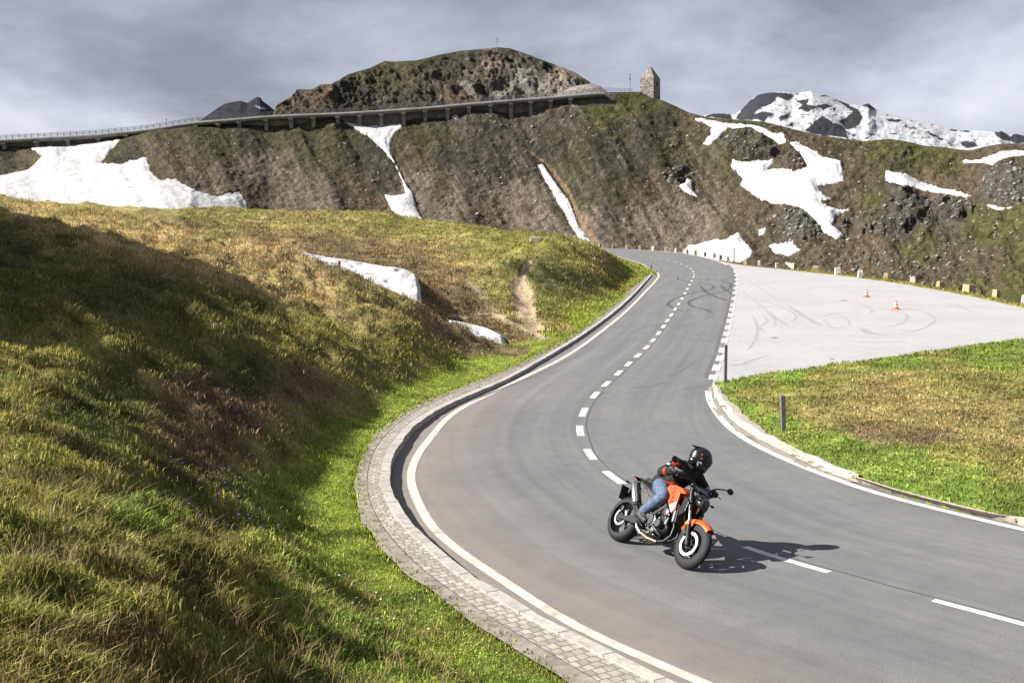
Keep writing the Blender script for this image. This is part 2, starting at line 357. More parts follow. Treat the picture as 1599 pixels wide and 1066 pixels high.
# --- colours of the ground (albedo)
GREEN = (.085, .135, .022); LIME = (.125, .17, .022); STRAW = (.27, .19, .075); DRY = (.175, .135, .045); BROWN = (.125, .08, .036)
DARK = (.045, .055, .018); OLIVE = (.095, .10, .026); SOIL = (.36, .27, .18); MOSS = (.07, .085, .018)
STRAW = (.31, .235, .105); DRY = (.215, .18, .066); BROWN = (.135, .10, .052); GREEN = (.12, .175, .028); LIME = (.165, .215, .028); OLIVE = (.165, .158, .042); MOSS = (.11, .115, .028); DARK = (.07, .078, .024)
GC = [(0, 320, DRY), (60, 330, STRAW), (150, 350, STRAW), (250, 370, STRAW), (350, 400, STRAW), (450, 440, STRAW), (520, 470, STRAW), (100, 312, OLIVE), (200, 338, DRY), (330, 372, DRY), (450, 405, STRAW),
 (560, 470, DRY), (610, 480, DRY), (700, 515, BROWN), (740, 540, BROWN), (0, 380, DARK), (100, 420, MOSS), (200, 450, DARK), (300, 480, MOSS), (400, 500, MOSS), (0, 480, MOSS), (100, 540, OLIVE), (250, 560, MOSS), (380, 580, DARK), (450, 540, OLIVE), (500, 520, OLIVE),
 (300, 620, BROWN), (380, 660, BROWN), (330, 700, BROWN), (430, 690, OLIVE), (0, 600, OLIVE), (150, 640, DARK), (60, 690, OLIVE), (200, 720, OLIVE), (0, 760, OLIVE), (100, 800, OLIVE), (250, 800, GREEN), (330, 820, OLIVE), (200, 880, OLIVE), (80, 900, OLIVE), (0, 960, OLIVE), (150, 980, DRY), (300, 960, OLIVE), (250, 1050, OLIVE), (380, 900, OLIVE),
 (450, 780, GREEN), (420, 1000, OLIVE), (480, 900, GREEN), (640, 1060, GREEN), (560, 1000, GREEN), (520, 950, GREEN), (520, 820, LIME), (540, 760, LIME), (500, 720, LIME), (560, 900, LIME), (600, 980, GREEN), (680, 1020, LIME), (780, 1060, GREEN), (560, 1040, GREEN), (500, 980, GREEN),
 (560, 680, LIME), (620, 630, LIME), (700, 590, LIME), (780, 565, LIME), (840, 540, LIME), (640, 580, OLIVE), (580, 600, OLIVE), (520, 640, OLIVE), (620, 530, OLIVE), (680, 550, OLIVE), (480, 610, BROWN),
 (300, 332, OLIVE), (400, 336, OLIVE), (540, 338, OLIVE), (420, 350, DRY), (640, 350, OLIVE), (740, 368, OLIVE), (300, 350, BROWN), (420, 372, BROWN), (500, 385, BROWN), (560, 400, BROWN), (640, 410, BROWN), (540, 358, DRY), (640, 375, DRY), (720, 385, DRY), (780, 385, OLIVE), (720, 400, DRY), (800, 390, OLIVE), (700, 430, BROWN), (760, 430, DRY), (680, 460, BROWN), (740, 490, BROWN), (790, 440, OLIVE), (770, 515, BROWN), (720, 470, BROWN), (820, 530, BROWN),
 (860, 390, OLIVE), (860, 405, DARK), (860, 430, DARK), (890, 425, MOSS), (900, 455, DARK), (880, 450, DARK), (900, 400, OLIVE), (940, 405, DRY), (980, 420, OLIVE), (930, 440, MOSS), (970, 440, OLIVE), (860, 480, MOSS), (910, 470, OLIVE), (960, 462, GREEN), (920, 495, LIME), (870, 525, OLIVE), (850, 500, DRY), (990, 432, LIME),
 (1150, 610, GREEN), (1200, 620, OLIVE), (1250, 590, GREEN), (1400, 565, GREEN), (1550, 550, GREEN), (1200, 660, GREEN), (1300, 710, GREEN), (1400, 735, GREEN), (1500, 770, GREEN), (1599, 790, GREEN), (1300, 600, OLIVE), (1400, 600, DRY), (1500, 590, OLIVE), (1350, 640, DRY), (1250, 640, DRY), (1450, 640, DRY), (1350, 675, BROWN), (1450, 680, BROWN), (1550, 660, DRY), (1550, 700, DRY), (1599, 620, OLIVE), (1500, 720, OLIVE), (1599, 750, OLIVE),
 (1000, 388, GREEN), (1240, 420, OLIVE), (1400, 440, OLIVE), (1540, 465, OLIVE)]
_gp = np.array([(a, b) for a, b, c in GC], float); _gc = np.array([c for a, b, c in GC])
TRACKS = [[(810, 0), (2, 2)]]
PATHS = [np.array([(730, 438), (742, 452), (765, 478), (790, 500), (820, 515), (852, 528)], float), np.array([(695, 495), (740, 492), (765, 488), (800, 508)], float)]
def soilmask(P):
    x, y = P[..., 0], P[..., 1]; px, py = proj(P)
    s = sdpoly(px, py, SCAR)+fbm(x*.8, y*.8, 3, 3)*7-1
    k = ss(s, -1, 4)*(y > 44)*(y < 92)*.85
    for pt in PATHS:
        dd = np.full(px.shape, 1e9)
        for a, b in zip(pt[:-1], pt[1:]):
            e = b-a; t = np.clip(((px-a[0])*e[0]+(py-a[1])*e[1])/(e@e), 0, 1)
            dd = np.minimum(dd, np.hypot(px-a[0]-e[0]*t, py-a[1]-e[1]*t))
        k = np.maximum(k, (1-ss(dd+fbm(x*.9, y*.9, 5, 2)*2.0, 1.2, 4.0))*(y > 42)*(y < 70)*.9)
    return k
def gcolor(P, sd=None):
    x, y = P[..., 0], P[..., 1]
    px, py = proj(P); r_ = np.hypot(x, y)
    wx = fbm(x*.35, y*.35, 31, 3)*26; wy = fbm(x*.35, y*.35, 37, 3)*20
    qx = px+wx; qy = py+wy; sh = px.shape; qx = qx.ravel(); qy = qy.ravel(); out = np.zeros((len(qx), 3))
    for s in range(0, len(qx), 40000):
        d = ((qx[s:s+40000, None]-_gp[None, :, 0]))**2+(1.6*(qy[s:s+40000, None]-_gp[None, :, 1]))**2+60
        w = d**-2.2; out[s:s+40000] = (w@_gc)/w.sum(1, keepdims=True)
    out = out.reshape(sh+(3,))
    n = fbm(x*.9, y*.9, 41, 4)[..., None]; m = fbm(x*2.6, y*2.6, 47, 3)[..., None]; n3 = fbm(x*1.5+9, y*1.5, 49, 3)[..., None]
    out = out*(1+.30*n+.25*m)+np.array(STRAW)*.25*np.clip(m-.35, 0, 1)
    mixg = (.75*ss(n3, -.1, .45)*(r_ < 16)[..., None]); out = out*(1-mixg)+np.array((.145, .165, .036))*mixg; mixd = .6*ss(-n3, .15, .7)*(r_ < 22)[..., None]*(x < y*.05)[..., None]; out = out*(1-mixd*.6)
    k = soilmask(P)[..., None]; out = out*(1-k)+np.array(SOIL)*k
    return np.clip(out, .008, .8)
TR = []
az = np.concatenate([np.linspace(-78, -29, 60), np.linspace(-28.8, 28.8, 760), np.linspace(29.2, 62, 40)])
rr = np.exp(np.linspace(math.log(2.2), math.log(320), 520))
A_, R_ = np.meshgrid(np.radians(az), rr)
X_ = R_*np.sin(A_); Y_ = R_*np.cos(A_)
Z_, S_ = terr(X_, Y_)
PT = np.stack([X_, Y_, Z_], -1)
g_ground = vcmat('ground_turf', layers=((3.0, .35), (14.0, .4)), bump=((5., .12), (26., .035)))
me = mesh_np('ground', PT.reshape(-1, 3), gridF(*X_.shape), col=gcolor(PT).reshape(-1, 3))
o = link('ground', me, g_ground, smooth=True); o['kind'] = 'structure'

# ================================================================ ROAD SURFACES
def asphalt(name, c0, c1, lot=False):
    m, t, b = newmat(name); b.inputs['Roughness'].default_value = .85; b.inputs['Specular IOR Level'].default_value = .3
    g = N(t, 'ShaderNodeNewGeometry'); lk = t.links.new
    def nz(sc, det=5, ro=.6, vec=None):
        n = N(t, 'ShaderNodeTexNoise'); n.inputs['Scale'].default_value = sc; n.inputs['Detail'].default_value = det; n.inputs['Roughness'].default_value = ro
        lk(vec or g.outputs['Position'], n.inputs[0]); return n
    big = nz(.22, 6); r1 = ramp(t, [(.32, c0), (.68, c1)]); lk(big.outputs[0], r1.inputs[0])
    fine = nz(55, 3, .8); r2 = ramp(t, [(.32, .62), (.55, 1.0), (.72, 1.45)]); lk(fine.outputs[0], r2.inputs[0])
    x = N(t, 'ShaderNodeMix', data_type='RGBA', blend_type='MULTIPLY'); x.inputs[0].default_value = 1; lk(r1.outputs[0], x.inputs[6]); lk(r2.outputs[0], x.inputs[7])
    cur = x.outputs[2]
    med = nz(2.2, 6, .7); r3 = ramp(t, [(.30, .88), (.5, 1.0), (.72, 1.10)]); lk(med.outputs[0], r3.inputs[0])
    y = N(t, 'ShaderNodeMix', data_type='RGBA', blend_type='MULTIPLY'); y.inputs[0].default_value = 1; lk(cur, y.inputs[6]); lk(r3.outputs[0], y.inputs[7]); cur = y.outputs[2]
    if not lot:
        # long faint wear along the driving direction, and brown grit along the outer edge (uv: x across, y along)
        uv = N(t, 'ShaderNodeUVMap'); mp = N(t, 'ShaderNodeMapping'); mp.inputs['Scale'].default_value = (2.6, .05, 1); lk(uv.outputs[0], mp.inputs[0])
        s = nz(1.0, 5, .65, mp.outputs[0]); r4 = ramp(t, [(.30, .80), (.70, 1.13)]); lk(s.outputs[0], r4.inputs[0])
        w = N(t, 'ShaderNodeMix', data_type='RGBA', blend_type='MULTIPLY'); w.inputs[0].default_value = 1; lk(cur, w.inputs[6]); lk(r4.outputs[0], w.inputs[7]); cur = w.outputs[2]
        vc = N(t, 'ShaderNodeVertexColor'); vc.layer_name = 'Col'
        gn = nz(.9, 6, .7); gm = N(t, 'ShaderNodeMath', operation='MULTIPLY'); lk(vc.outputs[0], gm.inputs[0])
        r5 = ramp(t, [(.3, .35), (.75, 1.0)]); lk(gn.outputs[0], r5.inputs[0]); lk(r5.outputs[0], gm.inputs[1])
        q = N(t, 'ShaderNodeMix', data_type='RGBA'); lk(gm.outputs[0], q.inputs[0]); lk(cur, q.inputs[6]); q.inputs[7].default_value = (.245, .19, .135, 1); cur = q.outputs[2]
    lk(cur, b.inputs['Base Color'])
    bp = N(t, 'ShaderNodeBump'); bp.inputs['Distance'].default_value = .004; lk(fine.outputs[0], bp.inputs['Height']); lk(bp.outputs[0], b.inputs['Normal'])
    return m
m_road = asphalt('road_asphalt', (.120, .121, .121), (.146, .146, .144))
m_lot = asphalt('lot_asphalt', (.30, .292, .29), (.345, .336, .334), lot=True)
# road strip: from the centre line outwards to the nearest point of each edge
kerb_foot = gKI.copy(); kerb_foot[:, 2] = 0
hidden_left = gL[gL[:, 1] > gKI[-1, 1]+.6]
hidden_left = hidden_left[np.argsort(arc(hidden_left))]
LEFT = np.vstack([kerb_foot, hidden_left]); 
RIGHT = gR.copy()
gCr = resample(gC, 1.0)
LL = near(gCr, LEFT); RR = near(gCr, RIGHT)
def smooth_poly(P, k=3):
    Q = P.copy()
    for _ in range(k): Q[1:-1] = (Q[:-2]+Q[1:-1]*2+Q[2:])/4
    return Q
LL = smooth_poly(LL, 1); RR = smooth_poly(RR, 1)
# polygon fill keeps the outline exact; strips carry the uv
nu = 24; us = np.linspace(-1, 1, nu+1)
V = []; UV = []; CC = []
sC = arc(gCr)
for u in us:
    P = gCr*(1-abs(u))+(LL if u < 0 else RR)*abs(u); P = P.copy(); P[:, 2] = 0; V.append(P)
    wv = np.linalg.norm(((LL if u < 0 else RR)-gCr)[:, :2], axis=1)
    UV.append(np.stack([u*wv, sC], -1))
    dl = (1-abs(u))*wv if u < 0 else 99+wv*0
    zone = ss(gCr[:, 1], 0, 12)*(1-ss(gCr[:, 1], 24, 34))
    CC.append(np.clip((1-ss(dl+.15, .35, 2.3))*.5*zone*(gCr[:, 0] < 9), 0, 1))
V = np.array(V).reshape(-1, 3); UV = np.array(UV).reshape(-1, 2); CC = np.array(CC).reshape(-1)
me = mesh_np('road', V, gridF(nu+1, len(gCr)), col=np.repeat(CC[:, None], 3, 1), uv=UV)
o = link('road', me, m_road); o['kind'] = 'structure'
# an under-sheet closes small gaps along the sharp inner bend
def polysheet(name, pts2, z, m, kind='structure'):
    bm = bmesh.new(); vs = [bm.verts.new((p[0], p[1], z)) for p in pts2]; f = bm.faces.new(vs); f.normal_update()
    if f.normal.z < 0: f.normal_flip()
    bmesh.ops.triangulate(bm, faces=bm.faces[:]); me = bpy.data.meshes.new(name); bm.to_mesh(me); bm.free()
    o = link(name, me, m)
    if kind: o['kind'] = kind
    return o
lot_poly = np.vstack([gLF[:, :2], _far_right[:, :2], gLN[::-1, :2], offset(gDE, 0)[::-1, :2]])
polysheet('parking_area', lot_poly, -.008, m_lot)
m_under = mat('shoulder_asphalt', (.15, .147, .142), .9, nscale=3, namp=.12)
polysheet('road_shoulder', np.vstack([gKI[:, :2], hidden_left[:, :2], gR[:, :2]])[::1], -.018, m_under)

# kerbs, cobbles
def stonemat(name, c0, c1, bw, bh, mortar, mc, bump=.01, off=.5):
    m, t, b = newmat(name); b.inputs['Roughness'].default_value = .9; lk = t.links.new
    uv = N(t, 'ShaderNodeUVMap'); br = N(t, 'ShaderNodeTexBrick'); br.offset = off; lk(uv.outputs[0], br.inputs[0])
    nzv = N(t, 'ShaderNodeTexNoise'); nzv.inputs['Scale'].default_value = 6; lk(uv.outputs[0], nzv.inputs[0])
    va = N(t, 'ShaderNodeVectorMath', operation='MULTIPLY_ADD'); lk(nzv.outputs[1], va.inputs[0]); va.inputs[1].default_value = (.05, .06, 0); lk(uv.outputs[0], va.inputs[2]); lk(va.outputs[0], br.inputs[0])
    br.inputs['Scale'].default_value = 1; br.inputs['Brick Width'].default_value = bw; br.inputs['Row Height'].default_value = bh
    br.inputs['Mortar Size'].default_value = mortar; br.inputs['Mortar Smooth'].default_value = .3
    br.inputs['Color1'].default_value = (*c0, 1); br.inputs['Color2'].default_value = (*c1, 1); br.inputs['Mortar'].default_value = (*mc, 1)
    g = N(t, 'ShaderNodeNewGeometry'); n = N(t, 'ShaderNodeTexNoise'); n.inputs['Scale'].default_value = 9; n.inputs['Detail'].default_value = 6; n.inputs['Roughness'].default_value = .7; lk(g.outputs['Position'], n.inputs[0])
    r = ramp(t, [(.3, .68), (.7, 1.25)]); lk(n.outputs[0], r.inputs[0])
    x = N(t, 'ShaderNodeMix', data_type='RGBA', blend_type='MULTIPLY'); x.inputs[0].default_value = 1; lk(br.outputs[0], x.inputs[6]); lk(r.outputs[0], x.inputs[7]); lk(x.outputs[2], b.inputs['Base Color'])
    inv = N(t, 'ShaderNodeMath', operation='SUBTRACT'); inv.inputs[0].default_value = 1; lk(br.outputs['Fac'], inv.inputs[1])
    ad = N(t, 'ShaderNodeMath', operation='MULTIPLY_ADD'); lk(n.outputs[0], ad.inputs[0]); ad.inputs[1].default_value = .6; lk(inv.outputs[0], ad.inputs[2])
    bp = N(t, 'ShaderNodeBump'); bp.inputs['Distance'].default_value = bump; lk(ad.outputs[0], bp.inputs['Height']); lk(bp.outputs[0], b.inputs['Normal'])
    return m
m_kerb = stonemat('kerb_granite', (.27, .255, .23), (.34, .315, .285), 5, .75, .012, (.12, .11, .09), .012)
m_cob = stonemat('cobbles', (.19, .175, .145), (.31, .285, .25), .115, .125, .010, (.15, .14, .10), .010, .35)
m_conc = mat('gutter_concrete', (.165, .145, .12), .95, nscale=4, namp=.5, bump=.01)
KI = resample(smooth_poly(gKI, 4), .25)
KO = smooth_poly(near(KI, gKO), 6)
wob = fbm(KI[:, 0]*3, KI[:, 1]*3, 9, 3)[:, None]
nrmK = (KO-KI)[:, :2]; wid = np.linalg.norm(nrmK, axis=1, keepdims=True); nrmK = nrmK/wid
def lat(d, z, jit=0):
    P = KI.copy(); P[:, :2] = KI[:, :2]+nrmK*(np.minimum(d, wid*.95 if np.isscalar(d) else d)+jit*wob); P[:, 2] = z; return P
bot = lat(-.01, -.03, .02); kz = .15-.06*ss(KI[:, 1], 19, 30); top0 = lat(0.0, kz, .02); top1 = lat(.15, kz)
strip('kerb_face', bot, top0, m_kerb); strip('kerb_top', top0, top1, m_kerb)
c1 = lat(.143, np.minimum(.128, kz-.005)); c2 = lat(np.clip(wid*.72, .3, .6), .118)
strip('cobble_gutter', c1, c2, m_cob, nu=2)
bk0 = lat(.148, kz); bk1 = lat(.150, .05); strip('kerb_back', bk0, bk1, m_kerb)
cc1 = KI.copy(); cc1[:, :2] = KI[:, :2]+nrmK*np.clip(wid*.72, .3, .6)-.01; cc1[:, 2] = .122
cc2 = KI.copy(); cc2[:, :2] = KI[:, :2]+nrmK*(wid+.06+.04*fbm(KI[:, 0]*1.3, KI[:, 1]*1.3, 19, 2)[:, None]); cc2[:, 2] = .112
strip('concrete_gutter', cc1, cc2, m_conc, nu=3)
KI2 = resample(smooth_poly(gKRI, 2), .25); KO2 = smooth_poly(near(KI2, gKRO), 4)
wob2 = fbm(KI2[:, 0]*2.4, KI2[:, 1]*2.4, 12, 3)[:, None]
n2_ = (KO2-KI2)[:, :2]; n2_ /= np.linalg.norm(n2_, axis=1, keepdims=True)
def lat2(d, z, j=0):
    P = KI2.copy(); P[:, :2] += n2_*(d+j*wob2); P[:, 2] = z+.25*j*wob2[:, 0]; return P
m_kerb2 = stonemat('kerb_stone_pale', (.26, .23, .19), (.34, .30, .26), 5, .8, .012, (.16, .14, .10), .015)
strip('kerb_face', lat2(0, -.02, .03), lat2(.10, .12, .05), m_kerb2); wk = np.linalg.norm((KO2-KI2)[:, :2], axis=1, keepdims=True); strip('kerb_top', lat2(.10, .12, .05), lat2(wk+.10, .11, .05), m_kerb2)
gut = mat('gutter_grit', (.20, .175, .145), .95, nscale=12, namp=.3)
strip('gutter_strip', lat2(-.02, .002), lat2(-.24, .002, .06), gut)

# ---- painted markings
m_line = mat('road_paint', (.50, .485, .45), .8, nscale=4.5, namp=.12)
m_line_old, t_, b_ = newmat('road_paint_dusty'); b_.inputs['Roughness'].default_value = .85
g_ = N(t_, 'ShaderNodeNewGeometry'); n_ = N(t_, 'ShaderNodeTexNoise'); n_.inputs['Scale'].default_value = 3.5; n_.inputs['Detail'].default_value = 8; n_.inputs['Roughness'].default_value = .75
t_.links.new(g_.outputs['Position'], n_.inputs[0]); r_ = ramp(t_, [(.30, (.24, .20, .15)), (.46, (.36, .33, .28)), (.66, (.50, .47, .42))]); t_.links.new(n_.outputs[0], r_.inputs[0]); t_.links.new(r_.outputs[0], b_.inputs['Base Color'])
LS = smooth_poly(resample(gL, .5), 3); _t = tangents(LS); LS[:, :2] += np.stack([_t[:, 1], -_t[:, 0]], -1)*(.26*ss(LS[:, 1], 18.5, 24)-.05*ss(LS[:, 1], 34, 50))[:, None]
def band(name, P, w, m, z=.004):
    a = offset(P, w/2); b = offset(P, -w/2); a[:, 2] = z; b[:, 2] = z; return strip(name, a, b, m)
band('edge_line', LS, .145, m_line_old)
RS = smooth_poly(resample(gLR, .5), 2); band('edge_line', RS[1:], .15, m_line)
FE = gFE.copy(); band('edge_line', offset(FE, -.25), .22, m_line)
def dashes(name, centres, line, wd, m, duty=.5, maxlen=1.55, minlen=.9):
    c = np.array(centres, float); g = G(c[:, 0], c[:, 1]); s = arc(line); ps = []
    for q in g:
        d = ((line[:, :2]-q[:2])**2).sum(1); ps.append(s[np.argmin(d)])
    V = []; F = []; UVs = []
    for i, p in enumerate(ps):
        gap = min(abs(ps[i]-ps[j]) for j in (i-1, i+1) if 0 <= j < len(ps) and j != i)
        ln = max(minlen, min(maxlen, gap*duty)) if gap > 1.5 else gap*duty
        q = np.linspace(p-ln/2, p+ln/2, 5); P = np.stack([np.interp(q, s, line[:, k]) for k in range(3)], -1)
        a = offset(P, wd/2); b = offset(P, -wd/2); base = len(V)
        for u, w in zip(a, b): V += [(u[0], u[1], .004), (w[0], w[1], .004)]
        for k in range(4): F.append((base+2*k, base+2*k+1, base+2*k+3, base+2*k+2))
    me = mesh_np(name, V, F); o = link(name, me, m); o['kind'] = 'structure'; return o
gCf = smooth_poly(resample(gC, .1), 40)
dashes('lane_marking', z6([(360, 207), (440, 213), (505, 219), (570, 226), (635, 234), (688, 243), (738, 253), (780, 264), (815, 275), (850, 289), (870, 303), (887, 320), (890, 337), (888, 352), (876, 375), (863, 398), (850, 423), (834, 450), (818, 480), (798, 512), (778, 543), (756, 577), (732, 610), (708, 645), (680, 685), (647, 727), (607, 770), (556, 817), (500, 868), (440, 922), (368, 988), (298, 1055)])
    + [(911, 643), (906, 672), (921, 709), (957, 745)], gCf, .15, m_line, duty=.5, maxlen=1.6)
dashes('lane_marking', [(1220, 872), (1555, 962)], gCf, .12, m_line, duty=.5, maxlen=1.75)
gDf = smooth_poly(resample(gDE, .1), 20)
ys = [303, 322, 343, 368, 392, 418, 447, 480, 517, 545, 578, 613, 650, 690, 730, 785, 835, 890, 955]
dxs = np.interp([340+y/3.8075 for y in ys], [p[1] for p in DASH_EDGE], [p[0] for p in DASH_EDGE])
dashes('edge_marking', [(x, 340+y/3.8075) for x, y in zip(dxs, ys)], gDf, .24, m_line, duty=.6, maxlen=2.1)
# joint crack along the centre and the edge of the road, tyre marks
m_tar = mat('tar_seam', (.045, .045, .045), .7); m_skid = mat('tyre_rubber_mark', (.05, .05, .05), .8, nscale=3, namp=.3)
m_skid2 = mat('tyre_mark_faint', (.095, .095, .095), .85, nscale=3, namp=.2); m_skid3 = mat('tyre_mark_on_lot', (.235, .228, .225), .85, nscale=2, namp=.2)
cs = offset(gCf, .12); cs[:, :2] += np.stack([fbm(cs[:, 0]*.8, cs[:, 1]*.8, 2, 2), fbm(cs[:, 0]*.8, cs[:, 1]*.8, 4, 2)], -1)*.03
sel = (gCf[:, 1] < 60); band('centre_seam', cs[sel][::4], .022, m_tar, .0025)
band('edge_seam', offset(gDf, -.22)[::8], .10, mat('seam_dark', (.075, .075, .075), .85), .0025)
def marks(name, lst, m, z=.0008):
    V = []; F = []
    for mi_, (pl, w) in enumerate(lst):
        z += .00025
        P = catmull(np.array(pl), 8); g = G(P[:, 0], P[:, 1], z); t = tangents(g); n = np.stack([-t[:, 1], t[:, 0]], -1)
        k = len(g); ww = w/2*np.clip(np.minimum(np.arange(k), k-1-np.arange(k))/4, .15, 1); base = len(V)
        for i in range(k):
            V += [(g[i, 0]+n[i, 0]*ww[i], g[i, 1]+n[i, 1]*ww[i], z), (g[i, 0]-n[i, 0]*ww[i], g[i, 1]-n[i, 1]*ww[i], z)]
            if i: F.append((base+2*i-2, base+2*i-1, base+2*i+1, base+2*i))
    o = link(name, mesh_np(name, V, F), m); o['kind'] = 'structure'; return o
marks('tyre_marks', [
 (z6([(880, 365), (960, 368), (1050, 376), (1105, 392), (1100, 420), (1060, 438), (960, 462), (880, 488), (858, 508), (890, 530), (960, 545), (1000, 568)]), .20),
 (z6([(800, 348), (795, 362), (850, 380), (930, 388), (1000, 402), (1005, 415), (960, 432), (870, 450), (790, 475), (745, 500), (738, 520), (780, 542), (830, 558)]), .19),
 (z6([(925, 400), (960, 440), (1020, 470), (1110, 500)]), .26), (z6([(1045, 395), (1080, 430), (1140, 462)]), .26)], m_skid)
marks('tyre_marks', [
 (z6([(1000, 568), (985, 590), (930, 612), (850, 635), (770, 660), (730, 690), (790, 715), (900, 735), (1010, 735)]), .10),
 (z6([(830, 558), (870, 578), (820, 600), (700, 630), (590, 650), (515, 680), (520, 705), (600, 718), (700, 722)]), .10),
 (z6([(560, 665), (600, 690), (640, 712)]), .12), (z6([(640, 690), (660, 670), (700, 662), (660, 700)]), .1),
 (z6([(900, 850), (860, 880), (800, 915), (740, 940)]), .09), (z6([(1040, 770), (1020, 800), (980, 830)]), .08),
 (z6([(510, 1010), (600, 1000), (660, 980), (690, 970)]), .32), (z6([(815, 1018), (880, 1008), (940, 990), (975, 985)]), .3),
 ([(700, 640), (800, 600), (870, 570), (930, 540)], .1), ([(660, 900), (700, 940), (760, 985), (850, 1030)], .06)], m_skid2, .0022)
marks('tyre_marks', [
 (z7([(100, 305), (200, 325), (300, 350), (370, 380), (410, 410), (400, 435), (370, 440)]), .13),
 (z7([(238, 367), (300, 418), (384, 471)]), .2), (z7([(368, 355), (420, 390), (480, 430), (550, 465)]), .30),
 (z7([(100, 200), (180, 240), (260, 290), (330, 340)]), .1), (z7([(110, 270), (180, 320), (240, 370), (300, 430), (300, 470)]), .1),
 (z7([(180, 400), (210, 470), (200, 530), (160, 590)]), .12), (z7([(240, 400), (260, 440), (220, 470), (260, 500)]), .12),
 (z7([(680, 342), (750, 350), (805, 378), (800, 400)]), .12), (z7([(800, 370), (900, 380), (990, 410), (960, 450), (870, 470)]), .12),
 (z7([(960, 370), (1060, 385), (1120, 410), (1130, 440), (1060, 480), (950, 500)]), .12), (z7([(540, 420), (600, 400), (700, 390), (760, 400)]), .1),
 (z7([(560, 430), (600, 470), (680, 470)]), .12), (z7([(620, 400), (680, 430), (690, 465)]), .1), (z7([(740, 470), (800, 500), (880, 510)]), .35),
 (z7([(130, 660), (180, 640), (260, 620)]), .08), (z7([(60, 670), (120, 662), (190, 660)]), .1), (z7([(640, 540), (800, 548), (1000, 545)]), .08),
 (z7([(1200, 345), (1280, 370), (1350, 400)]), .08)], m_skid3, -.0072)
def spots(name, lst, m, z):
    V = []; F = []
    for px, py, r in lst:
        g = G(px, py, z); b = len(V); V.append(tuple(g))
        for k in range(9): V.append((g[0]+r*math.cos(k*.698)*random.uniform(.6, 1.2), g[1]+r*math.sin(k*.698)*random.uniform(.6, 1.2), z))
        for k in range(9): F.append((b, b+1+k, b+1+(k+1) % 9))
    o = link(name, mesh_np(name, V, F), m); o['kind'] = 'structure'
spots('oil_stains', [(1317, 469, .25), (1209, 527, .16), (1360, 441, .2), (1300, 560, .1)], m_tar, -.003)

# ================================================================ MOUNTAIN
Z5 = lambda l: [(1100+x/3.204, 120+y/3.204) for x, y in l]
Z3 = lambda l: [(420+x/3.553, 50+y/3.553) for x, y in l]
Z4 = lambda l: [(800+x/3.9475, 80+y/3.9475) for x, y in l]
Z2 = lambda l: [(x/2.961, 150+y/2.961) for x, y in l]
Z8 = lambda l: [(400+x/3.439, 330+y/3.439) for x, y in l]
SKYL = Z3([(0, 430), (60, 395), (140, 350), (152, 318), (240, 318), (290, 288), (345, 290), (440, 235), (560, 200), (640, 162), (690, 165), (820, 158), (940, 128), (1060, 105), (1180, 95), (1270, 85), (1340, 92), (1450, 130), (1560, 172)]) + \
    Z4([(390, 132), (440, 167), (500, 205), (545, 216), (580, 250)])
SHELF = [(-400, 236), (0, 229), (56, 229), (105, 228), (153, 222), (190, 214), (240, 201), (300, 195), (373, 195), (415, 197), (454, 196), (489, 190), (520, 183), (540, 190), (561, 195), (595, 196), (625, 192), (650, 185), (700, 184), (730, 172), (766, 172), (798, 179), (829, 174), (860, 163), (891, 159), (925, 149), (947, 144.5), (1000, 143.5), (1020, 154), (1033, 156), (1053, 165), (1074, 175), (1104, 183.4)] + \
    Z5([(140, 213), (300, 225), (400, 250), (560, 290), (700, 310), (800, 322), (930, 310), (1020, 325), (1100, 345), (1200, 352), (1280, 365), (1330, 368), (1400, 350), (1480, 335), (1599, 333)]) + [(1700, 228), (2000, 240)]
sk = np.array(SKYL); sh_ = np.array(SHELF)
mpx = np.concatenate([np.linspace(-420, -20, 90), np.arange(-18, 1620, 1.7), np.linspace(1624, 2000, 90)])
def mlines(px):
    y2 = np.interp(px, sh_[:, 0], sh_[:, 1])
    d2 = np.interp(px, [-400, 0, 500, 1000, 1100, 1300, 1450, 1600, 2000], [330, 330, 332, 330, 322, 300, 290, 270, 240])
    y0 = np.interp(px, [-400, 850, 1000, 1250, 1600, 2000], [430, 440, 445, 480, 520, 540])
    d0 = np.interp(px, [-400, 0, 300, 420, 850, 1100, 1250, 1600, 2000], [200, 205, 225, 262, 270, 252, 222, 165, 145])
    y3 = np.interp(px, sk[:, 0], sk[:, 1])
    return y0, d0, y2, d2, y3
def mtn_point(px, v):
    """v 0..1 face, 1..1.1 shelf, 1.1..2 upper hill, 2..3 back"""
    y0, d0, y2, d2, y3 = mlines(px)
    t = np.clip(v, 0, 1); tt = t**1.0
    Df = d0+(d2-d0)*(t**.85); yf = y0+(y2-y0)*tt
    P = at(px, yf, Df)
    z2 = at(px, y2, d2)[..., 2]
    sb = np.clip((v-1)/.1, 0, 1)
    hillm = ((px > 418) & (px < 948))
    hill = ss(px, 415, 432)*(1-ss(px, 935, 950))
    P3 = at(px, y3, d2+10+34*np.clip((y2-y3)/100, 0, 1)); Db = d2+9
    u = np.clip((v-1.1)/.9, 0, 1)
    zb = z2
    z3 = np.where(hillm, np.maximum(P3[..., 2], z2), z2)*hill+(z2-.8)*(1-hill); D3 = np.where(hillm, P3[..., 1], d2+14)
    w = np.clip(v-2, 0, 1)
    D = np.where(v <= 1, Df, np.where(v <= 1.1, d2+9*sb, np.where(v <= 2, Db+(D3-Db)*u, D3+60*w)))
    z = np.where(v <= 1, P[..., 2], np.where(v <= 1.1, zb, np.where(v <= 2, zb+(z3-zb)*(u**.9), z3-45*w-0)))
    x = (px-CX)/FPX*(D*cp-(z-CH)*sp)
    return np.stack([x, D, z], -1)
